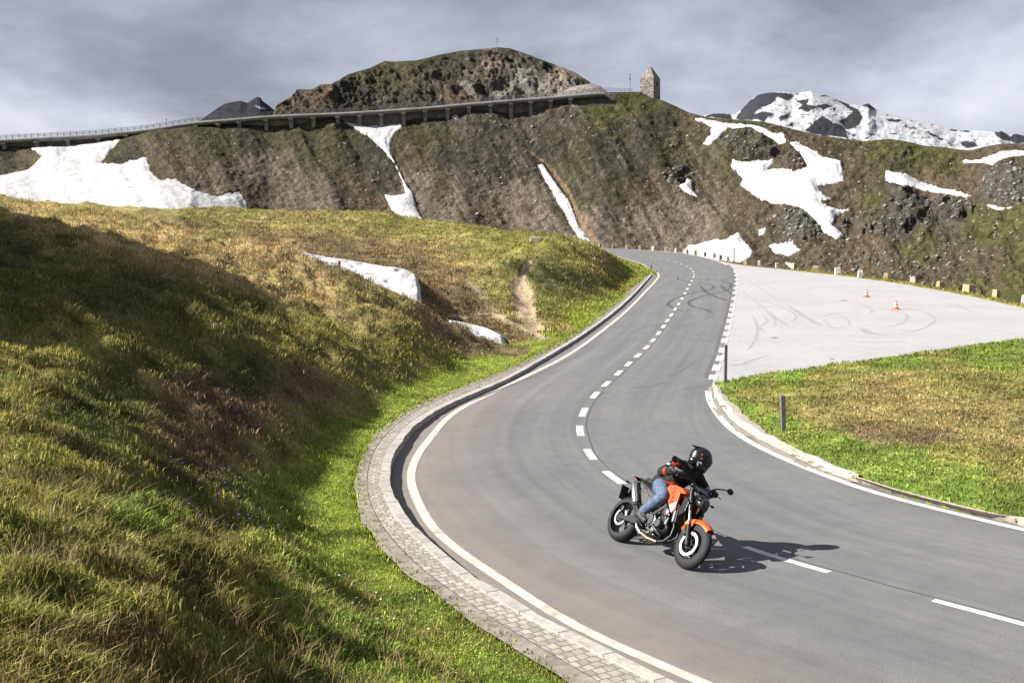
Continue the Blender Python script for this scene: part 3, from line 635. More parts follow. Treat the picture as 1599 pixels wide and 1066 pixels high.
SNOW = [
 (Z2([(-600, 355), (0, 355), (120, 325), (200, 278), (140, 238), (300, 228), (450, 214), (560, 200), (500, 270), (470, 310), (520, 325), (600, 310), (680, 292), (700, 360), (730, 395), (820, 400), (900, 440), (1000, 468), (1110, 458), (1135, 490), (1150, 530)])+[(390, 352), (300, 365), (-200, 365)],
  'broad white snowfield filling the slope under the left end of the viaduct'),
 (Z3([(405, 495), (520, 518), (620, 520), (730, 505), (740, 530), (700, 560), (670, 620), (680, 680), (740, 800), (800, 890), (810, 960), (855, 1035), (790, 1020), (720, 1010), (675, 970), (640, 895), (700, 905), (755, 885), (735, 810), (700, 730), (660, 690), (600, 620), (500, 550)]),
  'funnel shaped snow gully below the viaduct piers'),
 (Z4([(158, 690), (190, 683), (218, 725), (285, 820), (345, 900), (375, 970), (405, 1060)])+[(912, 366), (928, 388), (912, 388), (890, 350), (878, 325), (862, 295), (846, 270)],
  'long narrow snow streak beside an orange earth strip above the far road bend'),
 (Z4([(1075, 763), (1113, 778), (1108, 830), (1142, 893), (1080, 873), (1018, 822), (1055, 803)]), 'small triangular snow patch below the dark outcrop right of the stone tower'),
 ([(1078.7, 184.5), (1105, 186.5)]+Z5([(100, 232), (180, 238), (240, 248), (290, 255), (340, 290), (400, 300), (405, 345), (380, 350), (350, 320), (280, 290), (220, 262), (120, 258), (90, 290), (30, 340), (0, 335)])+[(1097.7, 222), (1109, 211.7), (1111.6, 201.6)],
  'hooked snow band along the ridge, curving over the mossy rock outcrop'),
 (Z5([(140, 422), (200, 430), (260, 418), (350, 420), (320, 460), (400, 465), (450, 485), (515, 465), (490, 410), (420, 340), (460, 335), (540, 380), (600, 410), (685, 425), (690, 490), (700, 525), (560, 550), (580, 580), (630, 610), (580, 635), (620, 655), (720, 665), (660, 690), (640, 745), (705, 790), (660, 815), (600, 780), (550, 720), (480, 655), (340, 635), (250, 600), (180, 545), (195, 520), (130, 455)]),
  'largest snow patch on the right hillside, its ragged tail reaching the boulders'),
 (Z5([(265, 760), (305, 755), (300, 785), (275, 785)]), 'tiny round snow spot alone on the brown scree slope'),
 (Z5([(-110, 870), (-80, 835), (0, 828), (110, 828), (165, 793), (200, 840), (250, 885), (220, 920), (180, 945), (60, 935)]), 'low pointed snow bank just behind the guard stones at the bend'),
 (Z5([(315, 835), (440, 818), (480, 860), (420, 885), (350, 870)]), 'small snow patch among grey boulders above the lot corner'),
 (Z5([(385, 905), (440, 925), (485, 958), (440, 955)]), 'thin snow sliver lowest on the slope, touching a guard stone'),
 (Z5([(905, 485), (1000, 500), (1150, 550), (1350, 590), (1280, 597), (1100, 572), (980, 560), (905, 535)]), 'wedge shaped snow strip tapering right across the green hillside'),
 (Z5([(1290, 405), (1430, 405), (1560, 378), (1680, 380), (1680, 400), (1599, 400), (1500, 430), (1440, 450), (1400, 425), (1300, 418)]), 'snow band near the skyline at the right edge of the picture'),
 (Z5([(1400, 628), (1530, 653), (1540, 660), (1440, 652)]), 'thin sliver of snow right of the grey rocks by the right edge'),
 ([(705, 183), (709, 178.5), (715, 178.5), (717, 182), (713, 187), (707, 187)], 'small oval snow spot right under the viaduct deck'),
]
SNOWP = [p for p, l in SNOW]
OUTC = [  # rocky outcrops: polygon, height in m
 (Z5([(60, 330), (90, 290), (150, 262), (240, 262), (320, 310), (370, 350), (380, 400), (330, 415), (200, 415), (120, 395)]), 5),
 (Z5([(320, 460), (340, 420), (400, 385), (470, 395), (512, 440), (500, 470), (430, 480)]), 3),
 (Z4([(900, 760), (960, 690), (1050, 660), (1120, 680), (1130, 740), (1060, 800), (980, 800)]), 4),
 (Z5([(350, 700), (400, 660), (480, 660), (540, 720), (600, 790), (500, 840), (380, 830), (340, 770)]), 3),
 (Z5([(640, 730), (760, 690), (880, 650), (900, 600), (1010, 570), (1100, 610), (1250, 590), (1350, 620), (1340, 690), (1200, 720), (1100, 710), (1000, 770), (900, 780), (700, 780)]), 4),
 (Z5([(1390, 500), (1450, 440), (1560, 470), (1660, 500), (1660, 650), (1500, 640), (1400, 600)]), 3),
 (Z4([(330, 60), (380, 190), (430, 210), (230, 240), (60, 285), (0, 290), (0, 170), (120, 100), (230, 150)]), 1.5),
]
def mtn_disp(P, px, py, v):
    face = ss(v, .0, .08)*(1-ss(v, .955, .998))
    up = ss(v, 1.12, 1.3)*(1-ss(v, 1.88, 1.99))
    q = (px-(py-200)*.55)
    rt = ss(px, 1080, 1200)
    str_ = fbm(q/17., py/150., 71, 4, .6)*(1-.6*rt)
    big = fbm(q/70., py/220., 75, 3)*.8
    iso = fbm(px/11., py/9., 77, 5, .62)
    ridg = 1-2*np.abs(fbm(px/34.+py/60., py/24., 79, 4, .55))
    h = face*(str_*.22+big*2.4*(1-.5*rt)+iso*.30+ridg*.30*(.4+rt))
    h = h+up*(iso*.7+fbm((px+py*.9)/26., (py-px*.25)/12., 81, 5, .6)*1.8)
    for poly, hh in OUTC:
        p = np.array(poly); bb = (px > p[:, 0].min()-8) & (px < p[:, 0].max()+8) & (py > p[:, 1].min()-8) & (py < p[:, 1].max()+8)
        if bb.any():
            s = sdpoly(px[bb], py[bb], poly)+iso[bb]*4; h[bb] += ss(s, -1, 10)*hh*.22*(1+.4*ridg[bb])*(face+up)[bb]
    m = np.full(px.shape, -9.)
    for poly in SNOWP:
        p = np.array(poly); bb = (px > p[:, 0].min()-8) & (px < p[:, 0].max()+8) & (py > p[:, 1].min()-8) & (py < p[:, 1].max()+8)
        if bb.any(): m[bb] = np.maximum(m[bb], sdpoly(px[bb], py[bb], poly))
    k = ss(m, -3, 3); return h*(1-k)+face*big*1.2*k
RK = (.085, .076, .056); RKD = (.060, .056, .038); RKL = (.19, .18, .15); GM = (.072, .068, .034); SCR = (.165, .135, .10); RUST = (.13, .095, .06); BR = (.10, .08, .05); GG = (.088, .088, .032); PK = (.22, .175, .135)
MC = [(250, 210, GM), (300, 205, GM), (180, 225, GM), (200, 250, RKD), (250, 240, BR), (330, 230, GM), (300, 260, BR), (270, 285, BR), (340, 290, SCR), (420, 260, SCR), (470, 290, SCR), (520, 310, SCR), (400, 320, BR), (340, 320, SCR), (460, 320, SCR), (30, 235, BR), (0, 250, RKD),
 (400, 210, RKD), (450, 205, GM), (500, 200, GM), (540, 220, GM), (580, 250, RKD), (520, 250, GM), (600, 280, RKD), (560, 290, BR), (590, 315, RUST), (480, 230, GM), (560, 325, BR),
 (650, 200, GM), (680, 215, GM), (720, 200, RK), (700, 240, RKD), (650, 250, BR), (660, 290, SCR), (690, 300, BR), (660, 320, SCR), (720, 320, SCR), (760, 210, RKD), (800, 200, RK), (780, 260, RKD), (750, 290, RK), (800, 310, SCR), (830, 330, SCR), (760, 330, BR), (820, 250, RKD), (860, 220, RKD), (850, 190, RK), (880, 180, RK),
 (900, 250, GM), (930, 170, GG), (970, 155, GG), (1010, 160, GG), (950, 200, GM), (1000, 200, RKD), (940, 240, RKD), (980, 240, RKD), (1040, 190, RKD), (1060, 220, GM), (920, 290, RK), (960, 300, GM), (1000, 300, BR), (950, 340, RK), (1000, 350, SCR), (920, 350, SCR), (1050, 260, GM), (1020, 330, SCR), (1060, 340, SCR), (1070, 365, SCR), (900, 320, GM), (1120, 330, SCR), (1150, 350, BR), (1100, 290, BR), (1130, 250, GM), (1160, 320, BR), (1190, 350, BR),
 (1080, 210, GM), (1100, 190, BR), (1180, 220, GM), (1190, 240, RKD), (1230, 260, BR), (1250, 230, BR), (1300, 230, GM), (1290, 215, BR), (1330, 260, BR), (1350, 240, GG), (1400, 235, GG), (1450, 250, GG), (1400, 260, GM), (1340, 300, BR), (1360, 320, GG), (1320, 340, BR), (1280, 340, RK), (1240, 350, RK), (1240, 400, BR), (1300, 400, BR), (1350, 390, RUST), (1390, 410, BR), (1420, 350, RK), (1400, 320, RK), (1480, 330, RK), (1440, 380, GG), (1480, 420, BR), (1540, 350, GG), (1580, 380, GG), (1599, 430, GG), (1520, 440, GG), (1500, 280, RUST), (1540, 240, BR), (1480, 260, GG), (1560, 290, RK), (1590, 290, RK), (1460, 290, RUST), (1590, 340, GG), (1540, 410, BR), (1420, 440, BR),
 (440, 165, BR), (470, 150, RK), (500, 160, RUST), (550, 140, RKD), (520, 170, RKD), (600, 120, GM), (600, 150, RKD), (650, 110, GM), (700, 100, RKD), (750, 90, RKD), (800, 90, RKD), (850, 110, RKD), (680, 140, RK), (640, 165, RKD), (720, 150, RUST), (735, 140, RKL), (770, 110, RK), (770, 100, PK), (760, 140, RK), (800, 125, RKL), (840, 130, RKL), (810, 145, RKL), (850, 142, RKL), (880, 115, PK), (880, 135, PK), (900, 140, RKL), (925, 143, RKL), (920, 130, RKD), (870, 105, RKD), (715, 120, RKD), (560, 115, GM)]
_mp = np.array([(a, b) for a, b, c in MC], float); _mc = np.array([c for a, b, c in MC])
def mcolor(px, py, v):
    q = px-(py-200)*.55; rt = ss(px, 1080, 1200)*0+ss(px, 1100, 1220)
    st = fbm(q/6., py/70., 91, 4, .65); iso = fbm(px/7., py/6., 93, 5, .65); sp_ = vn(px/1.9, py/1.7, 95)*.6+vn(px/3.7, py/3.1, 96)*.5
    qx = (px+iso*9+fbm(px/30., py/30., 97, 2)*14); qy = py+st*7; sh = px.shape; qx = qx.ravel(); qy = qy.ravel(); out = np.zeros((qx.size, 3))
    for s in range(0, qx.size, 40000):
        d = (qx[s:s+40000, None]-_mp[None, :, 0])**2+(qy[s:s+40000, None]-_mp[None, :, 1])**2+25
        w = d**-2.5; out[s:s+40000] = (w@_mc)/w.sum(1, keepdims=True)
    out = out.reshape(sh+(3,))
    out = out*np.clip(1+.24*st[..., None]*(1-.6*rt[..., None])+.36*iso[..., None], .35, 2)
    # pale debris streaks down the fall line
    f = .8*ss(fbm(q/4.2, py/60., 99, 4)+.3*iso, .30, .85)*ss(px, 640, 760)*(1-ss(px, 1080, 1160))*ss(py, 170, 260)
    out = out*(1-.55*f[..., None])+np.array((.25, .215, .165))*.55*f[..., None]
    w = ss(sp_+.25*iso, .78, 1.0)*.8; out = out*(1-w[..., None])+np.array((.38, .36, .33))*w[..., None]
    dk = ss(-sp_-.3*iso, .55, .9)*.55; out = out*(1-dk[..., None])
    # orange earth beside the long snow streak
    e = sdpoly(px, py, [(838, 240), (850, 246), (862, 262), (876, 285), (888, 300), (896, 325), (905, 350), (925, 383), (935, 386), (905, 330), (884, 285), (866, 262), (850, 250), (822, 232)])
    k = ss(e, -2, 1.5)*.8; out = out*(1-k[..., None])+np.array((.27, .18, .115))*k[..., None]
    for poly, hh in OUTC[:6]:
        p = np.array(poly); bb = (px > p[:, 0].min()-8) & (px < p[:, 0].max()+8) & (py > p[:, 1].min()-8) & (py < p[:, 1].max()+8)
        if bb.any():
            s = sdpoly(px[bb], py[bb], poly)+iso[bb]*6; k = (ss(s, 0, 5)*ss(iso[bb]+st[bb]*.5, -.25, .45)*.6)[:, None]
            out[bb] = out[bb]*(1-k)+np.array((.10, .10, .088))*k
    return np.clip(out*.60, .008, .6)  # dark slope colours overall, with the cloud shade put into the albedo
mv = np.concatenate([np.linspace(0, .12, 14)[:-1], np.linspace(.12, .9985, 196), [1.0, 1.03, 1.1], np.linspace(1.115, 2.0, 96), np.linspace(2.06, 3, 10)])
MPX, MV = np.meshgrid(mpx, mv)
M0 = mtn_point(MPX, MV); QX, QY = proj(M0)
HD = mtn_disp(M0, QX, QY, MV)
NV = np.array((-.12, -.60, .79))
M1 = M0+NV*HD[..., None]
m_mtn = vcmat('mountain_rock', layers=((.55, .35), (2.2, .45)), bump=((.5, .9), (2.4, .3)), spec=.1)
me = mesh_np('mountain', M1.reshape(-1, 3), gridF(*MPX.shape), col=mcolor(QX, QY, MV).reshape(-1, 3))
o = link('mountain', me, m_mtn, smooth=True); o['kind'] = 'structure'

# ---- snow
def snowmat():
    m, t, b = newmat('snow'); b.inputs['Roughness'].default_value = .75; b.inputs['Specular IOR Level'].default_value = .2
    g = N(t, 'ShaderNodeNewGeometry'); n = N(t, 'ShaderNodeTexNoise'); n.inputs['Scale'].default_value = .16; n.inputs['Detail'].default_value = 9; n.inputs['Roughness'].default_value = .7
    t.links.new(g.outputs['Position'], n.inputs[0]); r = ramp(t, [(.3, (.30, .295, .29)), (.62, (.41, .41, .415))]); t.links.new(n.outputs[0], r.inputs[0]); t.links.new(r.outputs[0], b.inputs['Base Color'])
    n2 = N(t, 'ShaderNodeTexNoise'); n2.inputs['Scale'].default_value = .35; n2.inputs['Detail'].default_value = 7; t.links.new(g.outputs['Position'], n2.inputs[0])
    bp = N(t, 'ShaderNodeBump'); bp.inputs['Distance'].default_value = .7; t.links.new(n2.outputs[0], bp.inputs['Height']); t.links.new(bp.outputs[0], b.inputs['Normal']); return m
m_snow = snowmat()
gv = np.linspace(0, .995, 420)
def snow_obj(poly, label, name='snow_patch'):
    p = np.array(poly); x0, x1 = p[:, 0].min()-6, p[:, 0].max()+6
    px = np.arange(x0, x1, 1.2 if x1-x0 < 300 else 1.8)
    y0, d0, y2, d2, y3 = mlines(px)
    a, b = p[:, 1].min()-5, p[:, 1].max()+5
    vlo = max(0, float(((b-y0)/(y2-y0)).min())); vhi = min(.998, float(((a-y0)/(y2-y0)).max()))
    vs = np.linspace(vlo, vhi, max(8, int((b-a)/1.2)))
    PX, VV = np.meshgrid(px, vs); P0 = mtn_point(PX, VV); qx, qy = proj(P0)
    s = sdpoly(qx, qy, poly)+fbm(qx/5., qy/5., 55, 4, .6)*1.5
    h = mtn_disp(P0, qx, qy, VV)
    hs = h+.35*fbm(qx/26., qy/20., 56, 3)
    hh = h*(1-ss(s, 0, 14)*.6)+hs*ss(s, 0, 14)*.6+.32*np.clip(s/1.5, -3, 1)+.5*ss(s, 1.5, 12)
    P = P0+NV*hh[..., None]
    F = gridF(*PX.shape); keepF = (s.ravel()[F] > -2.5).all(1); F = F[keepF]
    used, invx = np.unique(F, return_inverse=True)
    me = mesh_np(name, P.reshape(-1, 3)[used], invx.reshape(F.shape))
    o = link(name, me, m_snow, smooth=True); return tag(o, label, 'snow', 'snow patches left on the mountain')
for poly, lab in SNOW: snow_obj(poly, lab)
# snow in the near gully (lies on the near terrain)
def snow_near(poly, label, Dr, th):
    p = np.array(poly); px = np.arange(p[:, 0].min()-8, p[:, 0].max()+8, .9)
    D = np.linspace(Dr[0], Dr[1], 220); PX, DD = np.meshgrid(px, D)
    X = (PX-CX)/FPX*DD; z, sd = terr(X, DD); P0 = np.stack([X, DD, z], -1); qx, qy = proj(P0)
    s = sdpoly(qx, qy, poly)+fbm(X*.5, DD*.5, 58, 3)*1.2
    h = th*(1-(1-np.clip(s/9, 0, 1))**2.2)+np.clip(s, -4, 0)*.12
    if Dr[0] < 42 and Dr[1] < 60: h = h*ss(DD, 41.8, 43.0)-.12*(1-ss(DD, 41.7, 42.6))
    P = P0.copy(); P[..., 2] += h-.02
    F = gridF(*PX.shape); F = F[(s.ravel()[F] > -3).all(1)]
    used, invx = np.unique(F, return_inverse=True)
    o = link('snow_patch', mesh_np('snow_patch', P.reshape(-1, 3)[used], invx.reshape(F.shape)), m_snow, smooth=True); return tag(o, label, 'snow', 'snow tongues in the near gully')
snow_near(Z8([(120, 225), (200, 243), (440, 292), (700, 337), (800, 354), (862, 388), (888, 430), (893, 520), (880, 560), (700, 520), (400, 400), (120, 262)]), 'thick rounded snow tongue in the gully behind the straw coloured bank', (42, 68), .6)
snow_near(Z8([(1030, 598), (1120, 612), (1230, 642), (1320, 682), (1340, 705), (1345, 760), (1300, 800), (1100, 780), (1000, 680)]), 'short snow remnant at the foot of the bank near the kerb', (41.6, 52), .32)

# ---- far peaks
def far_peak(name, sky, base_y, D, wid, colf, label, nrow=90, step=2., amp=.004, kind='structure'):
    s = np.array(sky, float); px = np.arange(s[0, 0], s[-1, 0], step); ys = np.interp(px, s[:, 0], s[:, 1])
    v = np.linspace(0, 1, nrow); PX, VV = np.meshgrid(px, v); YS = ys[None]+0*PX
    top = at(PX, YS, D+0*PX)[..., 2]; bot = at(PX, base_y+0*PX, D-wid+0*PX)[..., 2]
    DD = D-wid*(1-VV); Z = bot+(top-bot)*VV
    P = np.stack([(PX-CX)/FPX*(DD*cp-(Z-CH)*sp), DD, Z], -1); qx, qy = proj(P)
    h = fbm(qx/22., qy/16., 111, 5, .55)*amp*D*.35*np.sin(np.pi*np.clip(VV*1.02, 0, 1))**.5; P = P+np.array((-.2, -.6, .7))*h[..., None]*(VV < .97)[..., None]
    B = P[-1:].copy(); B[..., 1] += wid; B[..., 2] -= wid*.6; P = np.vstack([P, B]); qx = np.vstack([qx, qx[-1:]]); qy = np.vstack([qy, qy[-1:]])
    me = mesh_np(name, P.reshape(-1, 3), gridF(*P.shape[:2]), col=colf(qx, qy, np.vstack([h, h[-1:]])).reshape(-1, 3))
    o = link(name, me, vcmat(name+'_rock', layers=((.02, .15),), bump=((.012, 9.),), spec=.1), smooth=True); o['kind'] = kind; return o
ROCKP = [Z5(l) for l in ([(150, 215), (190, 160), (230, 115), (275, 88), (330, 76), (385, 78), (360, 110), (330, 140), (300, 150), (260, 170), (240, 215)], [(0, 200), (40, 182), (130, 185), (140, 215)],
 [(210, 200), (290, 175), (345, 185), (300, 225)], [(460, 120), (520, 112), (515, 135), (555, 155), (520, 180), (470, 165), (490, 140)], [(560, 145), (620, 130), (640, 145), (590, 158)], [(370, 205), (430, 172), (420, 195), (385, 225)],
 [(590, 195), (640, 230), (700, 240), (720, 310), (500, 275), (560, 220)], [(680, 220), (740, 185), (735, 155), (765, 165), (795, 205), (770, 250), (720, 265), (700, 250)], [(780, 145), (800, 134), (830, 134), (870, 168), (840, 160)],
 [(600, 92), (640, 100), (720, 140), (760, 160), (740, 170), (680, 125)], [(380, 78), (450, 88), (440, 108), (415, 115), (370, 100)], [(910, 210), (990, 222), (970, 232), (920, 222)], [(1120, 285), (1200, 310), (1190, 320), (1130, 300)], [(1280, 320), (1350, 325), (1370, 350), (1310, 355)], [(1450, 275), (1490, 272), (1530, 300), (1545, 285), (1599, 295), (1610, 330), (1500, 320), (1460, 300)],
 [(1230, 265), (1330, 272), (1320, 280)], [(800, 310), (840, 285), (835, 300), (812, 320)], [(725, 290), (760, 290), (745, 302)], [(410, 245), (440, 228), (450, 255)], [(640, 150), (665, 150), (650, 170)], [(1040, 252), (1065, 258), (1050, 265)])]
def snowpeak(qx, qy, h):
    s = np.full(qx.shape, -99.)
    n = fbm(qx/7., qy/4.5, 121, 5, .6)
    for p in ROCKP: s = np.maximum(s, sdpoly(qx, qy, p))
    s = s+n*1.4+.2
    k = ss(s, -.6, .6)[..., None]; k2 = (ss(fbm((qx-qy)/9., qy/3., 123, 4, .6), .60, .68)*.9)[..., None]; k = np.maximum(k, k2)
    return np.array((.33, .34, .36))*(1-k)+np.array((.022, .024, .030))*k
far_peak('snow_mountain', [(1060, 230), (1090, 196)]+Z5([(0, 195), (40, 183), (120, 185), (150, 190), (190, 160), (230, 115), (270, 90), (330, 78), (400, 75), (440, 85), (540, 70), (600, 90), (700, 130), (780, 145), (820, 133), (860, 165), (1000, 205), (1150, 240), (1260, 265), (1400, 272), (1450, 275), (1480, 270), (1530, 290), (1560, 285), (1599, 295)])+[(1700, 225), (1900, 260)], 262, 2600, 1100, snowpeak, '', step=1.2, nrow=130)
def darkpeak(qx, qy, h):
    n = fbm(qx/6., qy/5., 131, 4, .6)[..., None]; s = sdpoly(qx, qy, Z2([(1180, 45), (1220, 55), (1230, 65), (1200, 62)]))
    k = ss(s, -.5, .5)[..., None]
    return (np.array((.011, .012, .016))*(1+.5*n))*(1-k)+np.array((.3, .31, .33))*k
far_peak('dark_peak', [(270, 215), (300, 196)]+Z2([(930, 110), (1000, 60), (1040, 35), (1075, 28), (1110, 22), (1145, 32), (1165, 18), (1190, 3), (1205, 8), (1212, 22), (1250, 50), (1290, 85)])+[(480, 200), (520, 230)], 236, 1300, 420, darkpeak, '', step=1.2, nrow=60)

# ================================================================ SMALL MESH BUILDER
class MB:
    def __init__(s): s.v = []; s.f = []; s.mi = []; s.cur = 0
    def add(s, V, F):
        b = len(s.v); s.v += [tuple(map(float, p)) for p in V]; s.f += [tuple(b+i for i in f) for f in F]; s.mi += [s.cur]*len(F); return s
    def box(s, c, d, rot=None, taper=1.0, bev=0):
        x, y, z = [k/2 for k in d]; V = []
        M = rot.to_matrix() if rot is not None and hasattr(rot, 'to_matrix') else rot
        for dz in (-1, 1):
            t = taper if dz > 0 else 1
            for dx, dy in ((-1, -1), (1, -1), (1, 1), (-1, 1)): V.append(Vector((dx*x*t, dy*y*t, dz*z)))
        if M is not None: V = [M@v for v in V]
        V = [v+Vector(c) for v in V]
        return s.add(V, [(3, 2, 1, 0), (4, 5, 6, 7), (0, 1, 5, 4), (1, 2, 6, 5), (2, 3, 7, 6), (3, 0, 4, 7)])
    def tube(s, P, r, n=10, cap=True):
        P = [Vector(p) for p in P]; rs = r if hasattr(r, '__len__') else [r]*len(P)
        t = [(P[min(i+1, len(P)-1)]-P[max(i-1, 0)]).normalized() for i in range(len(P))]
        u = t[0].orthogonal().normalized(); V = []
        for i, p in enumerate(P):
            u = (u-t[i]*u.dot(t[i])).normalized(); w = t[i].cross(u)
            for k in range(n): a = 2*math.pi*k/n; V.append(p+(u*math.cos(a)+w*math.sin(a))*rs[i])
        F = [(i*n+k, i*n+(k+1) % n, (i+1)*n+(k+1) % n, (i+1)*n+k) for i in range(len(P)-1) for k in range(n)]
        if cap: F += [tuple(range(n))[::-1], tuple((len(P)-1)*n+k for k in range(n))]
        return s.add(V, F)
    def lathe(s, prof, c, axis='y', n=40, closed=False):
        """prof: (radius, height along axis)"""
        V = []; m = len(prof)
        for k in range(n):
            a = 2*math.pi*k/n
            for r, h in prof:
                if axis == 'y': V.append((c[0]+r*math.cos(a), c[1]+h, c[2]+r*math.sin(a)))
                elif axis == 'z': V.append((c[0]+r*math.cos(a), c[1]+r*math.sin(a), c[2]+h))
                else: V.append((c[0]+h, c[1]+r*math.cos(a), c[2]+r*math.sin(a)))
        F = []
        for k in range(n):
            q = (k+1) % n
            for j in range(m if closed else m-1):
                j2 = (j+1) % m; F.append((k*m+j, k*m+j2, q*m+j2, q*m+j))
        return s.add(V, F)
    def prism(s, prof, y0, y1, inset=0, top=None):
        """outline in x-z, extruded along y"""
        n = len(prof); cx = sum(p[0] for p in prof)/n; cz = sum(p[1] for p in prof)/n
        def ring(y, k): return [(cx+(p[0]-cx)*(1-k), y, cz+(p[1]-cz)*(1-k)) for p in prof]
        R_ = [ring(y0, inset), ring(y0+(y1-y0)*.15, 0), ring(y1-(y1-y0)*.15, 0), ring(y1, inset)] if inset else [ring(y0, 0), ring(y1, 0)]
        V = [v for r in R_ for v in r]; m = len(R_)
        F = [(i*n+k, i*n+(k+1) % n, (i+1)*n+(k+1) % n, (i+1)*n+k) for i in range(m-1) for k in range(n)]
        return s.add(V, F+[tuple(range(n))[::-1], tuple((m-1)*n+k for k in range(n))])
    def loft(s, secs, n=20, pw=2.6):
        """secs: (x, yc, zc, half width, half height) superellipse sections along x"""
        V = []
        for x, yc, zc, a, b in secs:
            for k in range(n):
                t = 2*math.pi*k/n; c, d = math.cos(t), math.sin(t)
                V.append((x, yc+a*math.copysign(abs(c)**(2/pw), c), zc+b*math.copysign(abs(d)**(2/pw), d)))
        m = len(secs); F = [(i*n+k, i*n+(k+1) % n, (i+1)*n+(k+1) % n, (i+1)*n+k) for i in range(m-1) for k in range(n)]
        return s.add(V, F+[tuple(range(n))[::-1], tuple((m-1)*n+k for k in range(n))])
    def ell(s, c, r, rot=None, nu=14, nv=9):
        V = []; M = rot
        for j in range(nv+1):
            a = math.pi*j/nv
            for k in range(nu):
                b = 2*math.pi*k/nu; p = Vector((r[0]*math.sin(a)*math.cos(b), r[1]*math.sin(a)*math.sin(b), r[2]*math.cos(a)))
                if M is not None: p = M@p
                V.append(p+Vector(c))
        return s.add(V, [(j*nu+k, (j+1)*nu+k, (j+1)*nu+(k+1) % nu, j*nu+(k+1) % nu) for j in range(nv) for k in range(nu)])
    def cap(s, p, q, r1, r2, n=14):
        p = Vector(p); q = Vector(q); d = (q-p); L_ = d.length; d.normalize(); P = []; rs = []
        for a in (85, 60, 35, 12): P.append(p-d*r1*math.sin(R(a))); rs.append(r1*math.cos(R(a)))
        P.append(p); rs.append(r1); P.append(q); rs.append(r2)
        for a in (12, 35, 60, 85): P.append(q+d*r2*math.sin(R(a))); rs.append(r2*math.cos(R(a)))
        u = d.orthogonal().normalized(); w = d.cross(u); V = []
        for c, r in zip(P, rs):
            for k in range(n): a = 2*math.pi*k/n; V.append(c+(u*math.cos(a)+w*math.sin(a))*r)
        m = len(P); F = [(i*n+k, i*n+(k+1) % n, (i+1)*n+(k+1) % n, (i+1)*n+k) for i in range(m-1) for k in range(n)]
        return s.add(V, F+[tuple(range(n))[::-1], tuple((m-1)*n+k for k in range(n))])
    def build(s, name, m, parent=None, loc=None, rot=None, smooth=False, bevel=0, remesh=0, smit=0, sub=0, fix=True):
        me = bpy.data.meshes.new(name); me.from_pydata(s.v, [], s.f)
        if isinstance(m, (list, tuple)): me.polygons.foreach_set('material_index', s.mi)
        if fix and not remesh:
            bm = bmesh.new(); bm.from_mesh(me); bmesh.ops.recalc_face_normals(bm, faces=bm.faces); bm.to_mesh(me); bm.free()
        o = link(name, me, m, parent)
        if remesh:
            md = o.modifiers.new('r', 'REMESH'); md.mode = 'VOXEL'; md.voxel_size = remesh
            if smit: ms = o.modifiers.new('s', 'SMOOTH'); ms.factor = .5; ms.iterations = smit
        if bevel:
            md = o.modifiers.new('b', 'BEVEL'); md.width = bevel; md.segments = 2; md.limit_method = 'ANGLE'; md.angle_limit = R(35)
        if sub:
            md = o.modifiers.new('u', 'SUBSURF'); md.levels = sub; md.render_levels = sub
        if o.modifiers:
            dg = bpy.context.evaluated_depsgraph_get(); dg.update()
            nm = bpy.data.meshes.new_from_object(o.evaluated_get(dg)); o.modifiers.clear(); old = o.data; o.data = nm; bpy.data.meshes.remove(old); nm.name = name
        if smooth:
            o.data.polygons.foreach_set('use_smooth', [True]*len(o.data.polygons))
            if smooth == 'auto':
                bm = bmesh.new(); bm.from_mesh(o.data)
                for e in bm.edges:
                    if len(e.link_faces) == 2 and e.calc_face_angle(0) > R(38): e.smooth = False
                bm.to_mesh(o.data); bm.free()
        if loc: o.location = loc
        if rot: o.rotation_euler = rot
        return o
def copy_tree(o, parent=None):
    c = o.copy(); COL.objects.link(c)
    if parent: c.parent = parent
    for ch in list(o.children): copy_tree(ch, c)
    return c

# ================================================================ VIADUCT, TOWER AND SUMMIT THINGS
m_vconc = mat('viaduct_concrete', (.16, .155, .14), .9, nscale=.35, namp=.3)
m_vrail = mat('railing_steel', (.16, .16, .16), .6)
DECK = np.array([(-420, 234), (-200, 227), (0, 217.5), (100, 212.5), (152, 209.5), (230, 201.5), (304, 190), (360, 185.5), (412, 181), (460, 178.5), (537, 175.5), (594, 172), (662, 167.3), (732, 161), (800, 155.3), (859, 150.8), (889, 148.2), (924, 145), (943, 144.2)])
def deckpt(px, dd=0.):
    y = np.interp(px, DECK[:, 0], DECK[:, 1]); d2 = mlines(np.asarray(px, float))[3]-1.4+dd
    return at(px, y, d2)
vroot = empty('viaduct', tuple(deckpt(500.)-np.array((0, 0, 1.5)))); tag(vroot, 'long grey concrete road viaduct on short piers curving along the mountainside', 'viaduct')
VO = Vector(vroot.location)
dp = np.arange(-420, 944, 6.); A = deckpt(dp); Bk = A.copy(); Bk[:, 1] += 9.5
def rel(P): return P-np.array(VO)
V = []
for (dy, dz) in ((-.35, 0), (-.35, -.95), (.4, -1.15), (9.5, -1.15), (9.5, -.25), (.15, -.25), (.15, 0)):
    q = A.copy(); q[:, 1] += dy; q[:, 2] += dz; V.append(rel(q))
V = np.array(V); nsec, ncol = V.shape[:2]; F = []
for j in range(nsec):
    for i in range(ncol-1): j2 = (j+1) % nsec; F.append((j*ncol+i, j*ncol+i+1, j2*ncol+i+1, j2*ncol+i))
link('deck', mesh_np('deck', V.reshape(-1, 3), F), m_vconc, vroot)
piers = [5, 56, 105, 153, 197, 234, 270, 305, 340, 373, 415, 454, 489, 527, 561, 595, 630, 664, 699, 732, 766, 798, 829, 860, 891]
